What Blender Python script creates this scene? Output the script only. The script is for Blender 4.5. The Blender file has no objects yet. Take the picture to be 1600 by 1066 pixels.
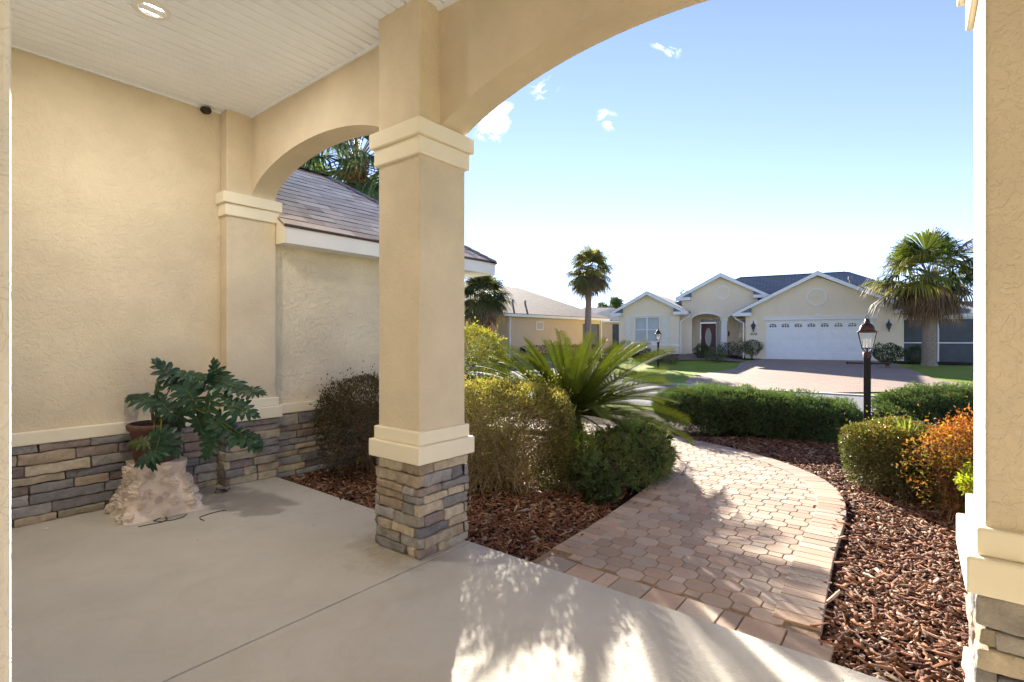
import bpy, math, random
import numpy as np
from mathutils import Vector, noise, geometry
R=math.radians; PI=math.pi
SC=bpy.context.scene; COL=SC.collection
# ------------------------------------------------------------------ camera, sky, sun, exposure
SUN_EL=20.5; SUN_AZ=-2.5            # azimuth from +Y towards +X, degrees
cam=bpy.data.cameras.new("camera"); camo=bpy.data.objects.new("camera",cam); COL.objects.link(camo)
camo.location=(0,0,1.4); camo.rotation_euler=(R(90),0,0)
cam.sensor_width=36; cam.lens=36*799.05/1600; cam.shift_y=-2.85/1600
cam.clip_start=.05; cam.clip_end=2000
SC.camera=camo
W=bpy.data.worlds.new("World"); SC.world=W; W.use_nodes=True
wn=W.node_tree; wn.nodes.clear()
wo=wn.nodes.new('ShaderNodeOutputWorld'); bg=wn.nodes.new('ShaderNodeBackground'); bg.inputs[1].default_value=.052
sky=wn.nodes.new('ShaderNodeTexSky'); sky.sky_type='NISHITA'; sky.sun_disc=False
sky.sun_elevation=R(SUN_EL); sky.sun_rotation=R(SUN_AZ); sky.air_density=.45; sky.dust_density=0; sky.ozone_density=3.2; sky.altitude=0
def N(t,k,**kw):
    n=t.nodes.new(k)
    for a,b in kw.items(): setattr(n,a,b)
    return n
def clouds():
    t=wn; tc=N(t,'ShaderNodeTexCoord'); acc=None
    mp=N(t,'ShaderNodeMapping'); mp.inputs['Scale'].default_value=(1,1,1.6); t.links.new(tc.outputs['Generated'],mp.inputs[0])
    nz=N(t,'ShaderNodeTexNoise'); nz.inputs['Scale'].default_value=16; nz.inputs['Detail'].default_value=8; nz.inputs['Roughness'].default_value=.62; nz.inputs['Distortion'].default_value=1.2
    t.links.new(mp.outputs[0],nz.inputs['Vector'])
    for (px,py,r,amp) in ((770,190,.038,1.35),(785,175,.024,1.1),(953,190,.016,.9),(940,180,.013,.85),(1035,60,.020,.75),(1052,74,.018,.6),(853,140,.03,.35)):
        d=Vector(((px-800)/799,1,(530-py)/799)).normalized()
        dt=N(t,'ShaderNodeVectorMath',operation='DISTANCE'); t.links.new(tc.outputs['Generated'],dt.inputs[0]); dt.inputs[1].default_value=d
        mr=N(t,'ShaderNodeMapRange'); mr.inputs[1].default_value=r*1.25; mr.inputs[2].default_value=0; mr.inputs[3].default_value=0; mr.inputs[4].default_value=amp
        mr.interpolation_type='SMOOTHSTEP'
        t.links.new(dt.outputs['Value'],mr.inputs[0])
        if acc is None: acc=mr.outputs[0]
        else:
            a=N(t,'ShaderNodeMath',operation='MAXIMUM'); t.links.new(acc,a.inputs[0]); t.links.new(mr.outputs[0],a.inputs[1]); acc=a.outputs[0]
    m=N(t,'ShaderNodeMath',operation='MULTIPLY_ADD'); t.links.new(nz.outputs[0],m.inputs[0]); m.inputs[1].default_value=6.0; m.inputs[2].default_value=-3.35
    a=N(t,'ShaderNodeMath',operation='ADD'); t.links.new(m.outputs[0],a.inputs[0]); t.links.new(acc,a.inputs[1])
    b=N(t,'ShaderNodeMath',operation='MULTIPLY',use_clamp=True); t.links.new(a.outputs[0],b.inputs[0]); t.links.new(acc,b.inputs[1])
    return b.outputs[0]
hs=N(wn,'ShaderNodeHueSaturation'); hs.inputs['Saturation'].default_value=.89
wn.links.new(sky.outputs[0],hs.inputs['Color'])
cm=N(wn,'ShaderNodeMix',data_type='RGBA'); cm.inputs[7].default_value=(8,8.3,8.6,1)
wn.links.new(clouds(),cm.inputs[0]); tn=N(wn,'ShaderNodeMix',data_type='RGBA',blend_type='MULTIPLY'); tn.inputs[0].default_value=1; tcw=N(wn,'ShaderNodeTexCoord'); sxw=N(wn,'ShaderNodeSeparateXYZ'); wn.links.new(tcw.outputs['Generated'],sxw.inputs[0]); mrw=N(wn,'ShaderNodeMapRange'); mrw.inputs[2].default_value=.45; wn.links.new(sxw.outputs[2],mrw.inputs[0]); hz=N(wn,'ShaderNodeMix',data_type='RGBA'); hz.inputs[6].default_value=(.95,.79,.73,1); hz.inputs[7].default_value=(1.02,.91,.93,1); wn.links.new(mrw.outputs[0],hz.inputs[0]); wn.links.new(hz.outputs[2],tn.inputs[7]); wn.links.new(hs.outputs[0],tn.inputs[6]); wn.links.new(tn.outputs[2],cm.inputs[6])
wn.links.new(cm.outputs[2],bg.inputs[0]); wn.links.new(bg.outputs[0],wo.inputs[0])
sl=bpy.data.lights.new("sun",'SUN'); sl.energy=2.15; sl.angle=R(.5); sl.color=(1,.93,.82)
so=bpy.data.objects.new("sun",sl); COL.objects.link(so)
sd=Vector((math.sin(R(SUN_AZ))*math.cos(R(SUN_EL)),math.cos(R(SUN_AZ))*math.cos(R(SUN_EL)),math.sin(R(SUN_EL))))
so.rotation_euler=sd.to_track_quat('Z','Y').to_euler(); so.location=sd*60
vs=SC.view_settings; vs.view_transform='Standard'; vs.look='None'; vs.exposure=3.22; vs.gamma=1; vs.use_curve_mapping=False
SC.render.engine='CYCLES'; SC.cycles.max_bounces=10; SC.cycles.diffuse_bounces=6; SC.cycles.transparent_max_bounces=12

# ------------------------------------------------------------------ frames
F=799.05; Y0=530.15; HC=1.4; TH=R(38.35)
Bx,By=math.sin(TH),math.cos(TH)
def uvw(u,v,z=0): return Vector((u*Bx-v*By,u*By+v*Bx,z))
PORCH_ROT=R(90)-TH
def onz(px,py,z):
    Y=(z-HC)*F/(Y0-py); return ((px-800)/F*Y,Y)
rng=np.random.default_rng(7); random.seed(7)

# ------------------------------------------------------------------ helpers
def tag(o,label=None,cat=None,group=None,kind=None):
    if label: o['label']=label
    if cat: o['category']=cat
    if group: o['group']=group
    if kind: o['kind']=kind
    return o
def empty(name,loc=(0,0,0),rz=0,label=None,cat=None,group=None):
    o=bpy.data.objects.new(name,None); o.empty_display_size=.2; COL.objects.link(o); o.location=loc; o.rotation_euler=(0,0,rz)
    return tag(o,label,cat,group)
def link(name,me,mat,parent=None,loc=None,rz=0):
    o=bpy.data.objects.new(name,me); COL.objects.link(o)
    if mat is not None:
        for m in (mat if isinstance(mat,(list,tuple)) else [mat]): me.materials.append(m)
    if parent: o.parent=parent
    if loc: o.location=loc
    if rz: o.rotation_euler=(0,0,rz)
    return o
def bev(o,w=.006,s=2,ang=35):
    m=o.modifiers.new('bevel','BEVEL'); m.width=w; m.segments=s; m.limit_method='ANGLE'; m.angle_limit=R(ang); m.harden_normals=False
    return o
def mesh_np(name,V,Fc,mat,parent=None,col=None,loc=None,rz=0,smooth=False):
    """V (n,3), Fc (m,k) same-size faces, col (n,3|4) per vertex"""
    V=np.asarray(V,dtype=np.float32); Fc=np.asarray(Fc,dtype=np.int32)
    me=bpy.data.meshes.new(name); n,k=Fc.shape
    me.vertices.add(len(V)); me.vertices.foreach_set('co',V.ravel())
    me.loops.add(n*k); me.loops.foreach_set('vertex_index',Fc.ravel())
    me.polygons.add(n); me.polygons.foreach_set('loop_start',np.arange(0,n*k,k,dtype=np.int32))
    try: me.polygons.foreach_set('loop_total',np.full(n,k,dtype=np.int32))
    except Exception: pass
    if smooth: me.polygons.foreach_set('use_smooth',np.ones(n,dtype=bool))
    me.update(calc_edges=True)
    if col is not None:
        c=np.ones((len(V),4),dtype=np.float32); c[:,:3]=np.asarray(col)[:,:3]
        a=me.color_attributes.new('col','FLOAT_COLOR','POINT'); a.data.foreach_set('color',c.ravel())
    return link(name,me,mat,parent,loc,rz)
class MB:
    def __init__(s): s.v=[]; s.f=[]; s.c=[]; s.m=[]; s.sm=[]
    def add(s,V,Fc,c=None,m=0,smooth=False):
        b=len(s.v); s.v+= [tuple(p) for p in V]; s.f+=[tuple(i+b for i in f) for f in Fc]
        s.c+=[c or (1,1,1)]*len(V); s.m+=[m]*len(Fc); s.sm+=[smooth]*len(Fc); return s
    def box(s,x0,x1,y0,y1,z0,z1,c=None,m=0):
        V=[(x0,y0,z0),(x1,y0,z0),(x1,y1,z0),(x0,y1,z0),(x0,y0,z1),(x1,y0,z1),(x1,y1,z1),(x0,y1,z1)]
        return s.add(V,[(0,3,2,1),(4,5,6,7),(0,1,5,4),(1,2,6,5),(2,3,7,6),(3,0,4,7)],c,m)
    def prism(s,poly,axis,a,b,c=None,m=0):
        """poly 2D extruded along axis ('x': poly=(y,z); 'y': poly=(x,z); 'z': poly=(x,y))"""
        n=len(poly)
        def P(p,t): return {'x':(t,p[0],p[1]),'y':(p[0],t,p[1]),'z':(p[0],p[1],t)}[axis]
        V=[P(p,a) for p in poly]+[P(p,b) for p in poly]
        Fc=[tuple(range(n))[::-1],tuple(range(n,2*n))]+[(i,(i+1)%n,(i+1)%n+n,i+n) for i in range(n)]
        return s.add(V,Fc,c,m)
    def tube(s,pts,r,n=8,c=None,m=0,cap=True,smooth=True):
        pts=[Vector(p) for p in pts]; rs=r if isinstance(r,(list,tuple)) else [r]*len(pts)
        V=[];prev=None
        for i,p in enumerate(pts):
            d=(pts[min(i+1,len(pts)-1)]-pts[max(i-1,0)]).normalized()
            if prev is None: a=d.orthogonal().normalized()
            else:
                a=prev-d*prev.dot(d); a=a.normalized() if a.length>1e-6 else d.orthogonal().normalized()
            prev=a; b=d.cross(a)
            for k in range(n):
                t=2*PI*k/n; V.append(p+(a*math.cos(t)+b*math.sin(t))*rs[i])
        Fc=[(i*n+k,i*n+(k+1)%n,(i+1)*n+(k+1)%n,(i+1)*n+k) for i in range(len(pts)-1) for k in range(n)]
        s.add(V,Fc,c,m,smooth)
        if cap: 
            s.add(V[:n],[tuple(range(n))[::-1]],c,m); s.add(V[-n:],[tuple(range(n))],c,m)
        return s
    def lathe(s,prof,n=24,ctr=(0,0),c=None,m=0,smooth=True):
        V=[(ctr[0]+r*math.cos(2*PI*k/n),ctr[1]+r*math.sin(2*PI*k/n),z) for r,z in prof for k in range(n)]
        Fc=[(i*n+k,i*n+(k+1)%n,(i+1)*n+(k+1)%n,(i+1)*n+k) for i in range(len(prof)-1) for k in range(n)]
        return s.add(V,Fc,c,m,smooth)
    def build(s,name,mat,parent=None,loc=None,rz=0,col=False):
        me=bpy.data.meshes.new(name); me.from_pydata(s.v,[],s.f)
        me.polygons.foreach_set('material_index',s.m); me.polygons.foreach_set('use_smooth',s.sm)
        if col:
            a=me.color_attributes.new('col','FLOAT_COLOR','POINT'); a.data.foreach_set('color',[x for c in s.c for x in (c[0],c[1],c[2],1)])
        me.update(); return link(name,me,mat,parent,loc,rz)
def bx(name,parent,mat,*a,b=0):
    o=MB().box(*a).build(name,mat,parent)
    if b: bev(o,b)
    return o

# ------------------------------------------------------------------ materials
def base(name,rough=.8,spec=.3):
    m=bpy.data.materials.new(name); m.use_nodes=True; t=m.node_tree; p=t.nodes['Principled BSDF']
    p.inputs['Roughness'].default_value=rough; p.inputs['Specular IOR Level'].default_value=spec
    return m,t,p
def ncoord(t,kind='Object',scale=None):
    tc=N(t,'ShaderNodeTexCoord'); o=tc.outputs[kind]
    if scale:
        mp=N(t,'ShaderNodeMapping'); mp.inputs['Scale'].default_value=scale; t.links.new(o,mp.inputs[0]); o=mp.outputs[0]
    return o
def nnoise(t,co,scale,detail=4,rough=.5,dist=0):
    n=N(t,'ShaderNodeTexNoise'); n.inputs['Scale'].default_value=scale; n.inputs['Detail'].default_value=detail
    n.inputs['Roughness'].default_value=rough; n.inputs['Distortion'].default_value=dist
    t.links.new(co,n.inputs['Vector']); return n
def ramp(t,src,stops):
    r=N(t,'ShaderNodeValToRGB'); e=r.color_ramp.elements
    while len(e)<len(stops): e.new(.5)
    for x,(p,c) in zip(e,stops):
        x.position=p; x.color=(c,c,c,1) if isinstance(c,(int,float)) else (*c,1)
    t.links.new(src,r.inputs[0]); return r.outputs[0]
def mixc(t,f,a,b,mode='MIX'):
    m=N(t,'ShaderNodeMix',data_type='RGBA',blend_type=mode)
    for s,v in ((m.inputs[0],f),(m.inputs[6],a),(m.inputs[7],b)):
        if isinstance(v,(int,float)): s.default_value=v
        elif isinstance(v,(tuple,list)): s.default_value=(*v[:3],1)
        else: t.links.new(v,s)
    return m.outputs[2]
def mth(t,op,a,b=None,c=None):
    m=N(t,'ShaderNodeMath',operation=op)
    for i,v in enumerate((a,b,c)):
        if v is None: continue
        if isinstance(v,(int,float)): m.inputs[i].default_value=v
        else: t.links.new(v,m.inputs[i])
    return m.outputs[0]
def bump(t,p,h,strength=.5,dist=.01):
    b=N(t,'ShaderNodeBump'); b.inputs['Strength'].default_value=strength; b.inputs['Distance'].default_value=dist
    t.links.new(h,b.inputs['Height']); t.links.new(b.outputs[0],p.inputs['Normal'])
def stucco(name,c,strength=.8,dist=.006,sc=1.0,var=.09):
    m,t,p=base(name,.88,.2); co=ncoord(t)
    a=ramp(t,nnoise(t,co,6.5*sc,3,.5,2.4).outputs[0],[(.47,0),(.50,1)])
    b=ramp(t,nnoise(t,co,11*sc,3,.55,2.0).outputs[0],[(.50,0),(.53,1)])
    g=nnoise(t,co,110*sc,4,.75).outputs[0]
    l=nnoise(t,co,24*sc,3,.55,.6).outputs[0]
    h=mth(t,'ADD',mth(t,'MULTIPLY',a,.55),mth(t,'ADD',mth(t,'MULTIPLY',b,.45),mth(t,'ADD',mth(t,'MULTIPLY',l,.7),mth(t,'MULTIPLY',g,.5))))
    bump(t,p,h,strength,dist)
    n2=nnoise(t,co,1.3,5,.6).outputs[0]
    c2=tuple(x*(1-var*1.6) for x in c); c1=tuple(min(1,x*(1+var)) for x in c)
    t.links.new(mixc(t,ramp(t,n2,[(.3,0),(.7,1)]),c2,c1),p.inputs['Base Color'])
    return m
def plain(name,c,rough=.6,spec=.4,metal=0,nscale=0,namp=.1,bmp=0):
    m,t,p=base(name,rough,spec); p.inputs['Metallic'].default_value=metal
    co=ncoord(t)
    n=nnoise(t,co,nscale or 8,5,.6).outputs[0]
    t.links.new(mixc(t,ramp(t,n,[(.3,0),(.7,1)]),tuple(x*(1-namp) for x in c),tuple(min(1,x*(1+namp)) for x in c)),p.inputs['Base Color'])
    if bmp: bump(t,p,nnoise(t,co,(nscale or 8)*6,4,.6).outputs[0],bmp,.004)
    return m
def vcol(name,rough=.8,spec=.3,nscale=30,namp=.25,bmp=.5,bdist=.004,mult=1):
    m,t,p=base(name,rough,spec); at=N(t,'ShaderNodeAttribute',attribute_name='col'); co=ncoord(t)
    n=nnoise(t,co,nscale,6,.65,.4).outputs[0]
    k=mth(t,'MULTIPLY_ADD',n,namp*2*mult,(1-namp)*mult)
    mm=N(t,'ShaderNodeVectorMath',operation='SCALE'); t.links.new(at.outputs[0],mm.inputs[0]); t.links.new(k,mm.inputs['Scale'])
    t.links.new(mm.outputs[0],p.inputs['Base Color'])
    if bmp: bump(t,p,nnoise(t,co,nscale*1.4,7,.7,.3).outputs[0],bmp,bdist)
    return m
def leafmat(name,trans=.45,rough=.45,spec=.35,tint=(1.25,1.3,.55)):
    m,t,p=base(name,rough,spec); at=N(t,'ShaderNodeAttribute',attribute_name='col')
    t.links.new(at.outputs[0],p.inputs['Base Color'])
    tr=N(t,'ShaderNodeBsdfTranslucent'); mx=N(t,'ShaderNodeMixShader'); mx.inputs[0].default_value=trans
    t.links.new(mixc(t,1.0,at.outputs[0],tint,'MULTIPLY'),tr.inputs[0])
    out=t.nodes['Material Output']; t.links.new(p.outputs[0],mx.inputs[1]); t.links.new(tr.outputs[0],mx.inputs[2]); t.links.new(mx.outputs[0],out.inputs[0])
    return m
def concrete(name,c,amp=.12,bs=.35,stain=None):
    m,t,p=base(name,.9,.2); co=ncoord(t)
    n=nnoise(t,co,1.1,6,.6,.3).outputs[0]
    cc=mixc(t,ramp(t,n,[(.3,0),(.7,1)]),tuple(x*(1-amp) for x in c),tuple(x*(1+amp*.6) for x in c))
    n3=nnoise(t,co,160,3,.7).outputs[0]
    cc=mixc(t,ramp(t,n3,[(.35,.16),(.6,0)]),cc,tuple(x*.55 for x in c))
    if stain:
        s=nnoise(t,co,2.6,5,.65,1.0).outputs[0]
        cc=mixc(t,ramp(t,s,[(.48,0),(.70,.55)]),cc,stain)
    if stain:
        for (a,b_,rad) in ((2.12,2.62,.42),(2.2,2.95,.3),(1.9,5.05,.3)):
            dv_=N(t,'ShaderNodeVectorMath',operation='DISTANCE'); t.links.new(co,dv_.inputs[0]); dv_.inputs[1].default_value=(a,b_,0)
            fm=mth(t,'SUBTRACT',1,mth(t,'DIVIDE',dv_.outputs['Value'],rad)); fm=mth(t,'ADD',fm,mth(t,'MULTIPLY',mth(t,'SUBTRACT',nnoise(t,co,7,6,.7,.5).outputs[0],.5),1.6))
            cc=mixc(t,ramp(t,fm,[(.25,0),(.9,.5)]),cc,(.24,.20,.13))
    t.links.new(cc,p.inputs['Base Color'])
    h=mth(t,'ADD',mth(t,'MULTIPLY',n3,.5),nnoise(t,co,38,4,.55,.8).outputs[0])
    bump(t,p,h,bs,.006)
    return m
def shingles(name,c1,c2,tw=.3,th=.14,axis='uv'):
    """brick pattern in UV metres"""
    m,t,p=base(name,.9,.15); uv=N(t,'ShaderNodeUVMap').outputs[0]
    b=N(t,'ShaderNodeTexBrick'); t.links.new(uv,b.inputs[0]); b.offset=.5
    for k,v in (('Scale',1),('Mortar Size',.012),('Mortar Smooth',.2),('Brick Width',tw),('Row Height',th),('Bias',0)): b.inputs[k].default_value=v
    b.inputs['Color1'].default_value=(*c1,1); b.inputs['Color2'].default_value=(*c2,1); b.inputs['Mortar'].default_value=(*[x*.25 for x in c2],1)
    n=nnoise(t,uv,5,6,.7).outputs[0]; n2=nnoise(t,uv,90,3,.7).outputs[0]
    cc=mixc(t,ramp(t,n,[(.3,.35),(.75,0)]),b.outputs[0],c2)
    cc=mixc(t,ramp(t,n2,[(.3,.4),(.7,0)]),cc,tuple(x*.45 for x in c2))
    t.links.new(cc,p.inputs['Base Color'])
    # courses: sawtooth height so every row casts an edge
    sx=N(t,'ShaderNodeSeparateXYZ'); t.links.new(uv,sx.inputs[0])
    saw=mth(t,'FRACT',mth(t,'DIVIDE',sx.outputs[1],th))
    h=mth(t,'ADD',mth(t,'MULTIPLY',mth(t,'SUBTRACT',1,saw),1.0),mth(t,'MULTIPLY',b.outputs[1],-.5))
    bump(t,p,h,.8,.02)
    return m
def pavingtex(name,c1,c2,tw=.22,th=.11,mort=.012,rot=0):
    m,t,p=base(name,.85,.2); co=ncoord(t)
    mp=N(t,'ShaderNodeMapping'); mp.inputs['Rotation'].default_value=(0,0,rot); t.links.new(co,mp.inputs[0])
    b=N(t,'ShaderNodeTexBrick'); t.links.new(mp.outputs[0],b.inputs[0]); b.offset=.5
    for k,v in (('Scale',1),('Mortar Size',mort),('Mortar Smooth',.3),('Brick Width',tw),('Row Height',th)): b.inputs[k].default_value=v
    b.inputs['Color1'].default_value=(*c1,1); b.inputs['Color2'].default_value=(*c2,1); b.inputs['Mortar'].default_value=(*[x*.45 for x in c2],1)
    n=nnoise(t,co,.8,5,.6).outputs[0]
    t.links.new(mixc(t,ramp(t,n,[(.3,.3),(.7,0)]),b.outputs[0],tuple(x*.7 for x in c1)),p.inputs['Base Color'])
    bump(t,p,b.outputs[1],-.6,.01)
    return m
def lawnmat(name,c1,c2,c3):
    m,t,p=base(name,.9,.15); co=ncoord(t)
    n=nnoise(t,co,.5,6,.7,.4).outputs[0]; n2=nnoise(t,co,30,5,.8).outputs[0]; n3=nnoise(t,co,4,5,.7).outputs[0]
    cc=mixc(t,ramp(t,n,[(.35,0),(.65,1)]),c1,c2); cc=mixc(t,ramp(t,n3,[(.5,0),(.75,.6)]),cc,c3)
    cc=mixc(t,ramp(t,n2,[(.35,.55),(.6,0)]),cc,tuple(x*.4 for x in c1))
    t.links.new(cc,p.inputs['Base Color']); bump(t,p,n2,1,.05)
    return m
def glassmat(name,c=(.05,.07,.08),rough=.08):
    m,t,p=base(name,rough,.8); co=ncoord(t)
    n=nnoise(t,co,1.7,4,.6).outputs[0]
    t.links.new(mixc(t,ramp(t,n,[(.4,0),(.65,1)]),tuple(x*.5 for x in c),tuple(x*1.6 for x in c)),p.inputs['Base Color'])
    return m
def barkmat(name,c1,c2,sc=1):
    m,t,p=base(name,.95,.1); co=ncoord(t,scale=(1,1,2.5))
    n=nnoise(t,co,9*sc,7,.7,.8).outputs[0]
    t.links.new(mixc(t,ramp(t,n,[(.35,0),(.65,1)]),c1,c2),p.inputs['Base Color']); bump(t,p,n,1,.03)
    return m

M={}
M['stucco']=stucco('stucco_tan',(.69,.59,.43),.55,.007,1.35)
M['stucco_soft']=stucco('stucco_tan_soft',(.69,.59,.43),.4,.005,1.5)
M['stucco_wing']=stucco('stucco_wing',(.80,.70,.52),.9,.008,1.3)
M['stucco_lit']=stucco('stucco_tan_lit',(.80,.73,.60),.6,.006)  # tan stucco lightened, brightness of the near alcove walls painted into the colour
M['trim']=stucco('trim_cream',(.82,.75,.58),.12,.003,2,.03)
M['vinyl']=plain('white_vinyl',(.86,.90,.97),.45,.4,nscale=2,namp=.03)
M['groove_shade']=plain('vinyl_groove_shade',(.42,.42,.43),.6,.2)  # grey paints the recess shade into the ceiling grooves, same white vinyl
M['white']=plain('white_paint',(.80,.79,.76),.5,.4,nscale=3,namp=.04)
M['stone']=vcol('ledge_stone',.92,.15,16,.6,1.0,.018)
M['mortar']=plain('dark_mortar',(.10,.085,.07),.95,.1,nscale=30,namp=.3)
M['slab']=concrete('porch_concrete',(.525,.485,.42),.12,.6,(.43,.385,.31))
M['roof']=vcol('brown_shingle',.92,.1,60,.3,.6,.003)
M['roofL']=shingles('tan_shingle',(.32,.235,.17),(.25,.18,.13),.3,.2)
M['roofG']=shingles('grey_shingle',(.30,.30,.30),(.22,.22,.23),.4,.2)
M['paver']=vcol('paver_clay',.85,.2,40,.16,.5,.003)
M['sand']=plain('joint_sand',(.26,.18,.12),.95,.1,nscale=60,namp=.3)
M['mulch']=plain('mulch_soil',(.045,.022,.015),.95,.1,nscale=25,namp=.6,bmp=1)
M['chip']=vcol('bark_chip',.8,.25,40,.35,.6,.003)
M['lawn']=lawnmat('lawn_grass',(.22,.32,.035),(.36,.41,.06),(.46,.42,.12))
M['asphalt']=concrete('road_asphalt',(.16,.16,.165),.08,.3)
M['kerb']=concrete('kerb_concrete',(.42,.39,.35),.1,.3)
M['drive']=pavingtex('driveway_pavers',(.43,.32,.24),(.35,.25,.19),.24,.12,.012,R(-28.8+45))
M['walk2']=pavingtex('entry_pavers',(.33,.22,.18),(.26,.17,.14),.24,.12,.012,R(20))
M['fac']=stucco('stucco_house',(.84,.70,.50),.3,.006,.8,.03)
M['fac2']=stucco('stucco_left_house',(.62,.46,.29),.3,.006,.8,.03)
M['trimw']=plain('house_trim_white',(.82,.78,.70),.55,.3,nscale=1,namp=.03)
M['glass']=glassmat('window_glass',(.10,.12,.13))
M['screen']=glassmat('insect_screen',(.018,.022,.03),.5)
M['blinds']=plain('window_blinds',(.38,.40,.40),.3,.6,nscale=2,namp=.15)
M['black']=plain('black_metal',(.012,.012,.014),.6,.25,nscale=12,namp=.3)
M['bronze']=plain('bronze_metal',(.075,.035,.02),.5,.5,.5,nscale=20,namp=.5)
M['greymetal']=plain('grey_metal',(.18,.17,.16),.5,.5,.3)
M['door']=plain('red_door',(.10,.008,.010),.4,.5,nscale=5,namp=.2)
M['shutter']=plain('shutter_white',(.76,.71,.60),.6,.3)
M['shutterd']=plain('shutter_green',(.025,.05,.055),.5,.4)
M['leaf']=leafmat('hedge_leaf',.42,.6,.18)
M['waxy']=leafmat('waxy_leaf',.28,.38,.35,(1.2,1.3,.6))
M['palm']=leafmat('palm_leaf',.42,.55,.22,(1.2,1.25,.6))
M['sago']=leafmat('sago_leaflet',.16,.62,.1,(1.4,1.4,.45))
M['dead']=leafmat('dead_frond',.25,.7,.2,(1.1,1,.8))
M['juniper']=leafmat('juniper_leaf',.3,.85,.06,(1.2,1.3,.6))
M['twig']=vcol('twig_bark',.9,.1,60,.3,.4,.002)
M['trunk']=barkmat('palm_trunk',(.22,.165,.12),(.36,.28,.21))
M['boot']=barkmat('palm_boots',(.24,.14,.07),(.40,.26,.15),2)
M['terra']=plain('terracotta',(.11,.06,.045),.85,.2,nscale=7,namp=.4,bmp=.5)
M['pedestal']=plain('carved_stone',(.70,.585,.485),.9,.15,nscale=9,namp=.14,bmp=.5)
M['capm']=plain('roof_cap',(.30,.24,.22),.9,.1,nscale=20,namp=.2)
M['soil']=plain('potting_soil',(.03,.018,.012),.95,.1,nscale=30,namp=.5,bmp=1)

# ------------------------------------------------------------------ terrain
CURVE=[(32,4.5),(22,8.0),(15,10.6),(9.9,13.4),(7,15.6),(5,18),(4,22),(3.4,27),(2.2,31),(-1,33.5),(-8,35),(-20,35)]
CA=np.array(CURVE,float)
def curve_dist(x,y):
    best=1e9; sg=1
    for a,b in zip(CA[:-1],CA[1:]):
        d=b-a; w=np.array((x,y))-a; s=max(0,min(1,w@d/(d@d))); q=w-s*d; L=math.hypot(*q)
        if L<best: best=L; sg=1 if (d[0]*w[1]-d[1]*w[0])<0 else -1
    return best*sg      # positive beyond the road (house side)
def sst(a,b,x):
    t=max(0,min(1,(x-a)/(b-a))); return t*t*(3-2*t)
def zg(x,y):
    if x*x+y*y<70: return -.12
    d=curve_dist(x,y); k=4+7*sst(3,9,x)
    z=-.12+.42*sst(0,k,d)
    xl=(x-13.86)*.876-(y-27.9)*.482; yl=(x-13.86)*.482+(y-27.9)*.876
    z+=.22*sst(-.5,-3,xl)*sst(-5,0,yl)*sst(-16,-9,xl)
    z+=.20*math.exp(-((x-5)**2+(y-33.5)**2)/20)
    z+=.3*sst(40,60,y)
    return z
def terrain_patch(name,poly,off,mat,step=.6,z=None,kind='structure',parent=None,clean=True):
    pts=[]; n=len(poly)
    for i in range(n):
        a=Vector(poly[i]); b=Vector(poly[(i+1)%n]); k=max(1,int((b-a).length/step))
        pts+=[a.lerp(b,j/k) for j in range(k)]
    nb=len(pts); edges=[(i,(i+1)%nb) for i in range(nb)]
    xs=[p.x for p in pts]; ys=[p.y for p in pts]
    x=min(xs)+step/2
    while x<max(xs):
        y=min(ys)+step/2
        while y<max(ys): pts.append(Vector((x,y))); y+=step
        x+=step
    r=geometry.delaunay_2d_cdt(pts,edges,[list(range(nb))],1,1e-5)
    V=[(p.x,p.y,(zg(p.x,p.y) if z is None else z)+off) for p in r[0]]
    me=bpy.data.meshes.new(name); me.from_pydata(V,[],[f for f in r[2]]); me.update()
    for p in me.polygons:
        if p.normal.z<0: p.flip()
    o=link(name,me,mat,parent)
    if kind: o['kind']=kind
    return o
def axis(lo,hi,near,st,far):
    a=list(np.arange(near[0],near[1]+.001,st)); s=st; x=near[1]
    while x<hi: s*=1.25; x+=s; a.append(x)
    s=st; x=near[0]
    while x>lo: s*=1.25; x-=s; a.insert(0,x)
    return a
gx=axis(-900,900,(-14,36),.8,0); gy=axis(-200,1200,(-4,62),.8,0)
V=[(x,y,zg(x,y)-.01) for y in gy for x in gx]; nx=len(gx)
Fc=[(j*nx+i,j*nx+i+1,(j+1)*nx+i+1,(j+1)*nx+i) for j in range(len(gy)-1) for i in range(nx-1)]
tag(mesh_np('ground',V,Fc,M['lawn'],smooth=True),kind='structure')
NEAR=[(30,-1.5),(20,1.5),(14,4.6),(9.5,7.9),(6.0,10.0),(3.0,11.6),(0.2,13.4),(-1.6,15.5),(-3,19),(-3.4,24),(-5,27),(-9,28.4),(-20,28.4)]
terrain_patch('road',CURVE+NEAR[::-1],.012,M['asphalt'],1.2)
def offs(c,d):
    out=[]
    for i,p in enumerate(c):
        a=Vector(c[max(i-1,0)]); b=Vector(c[min(i+1,len(c)-1)]); t=(b-a).normalized(); out.append((p[0]+t.y*d,p[1]-t.x*d))
    return out
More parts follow.
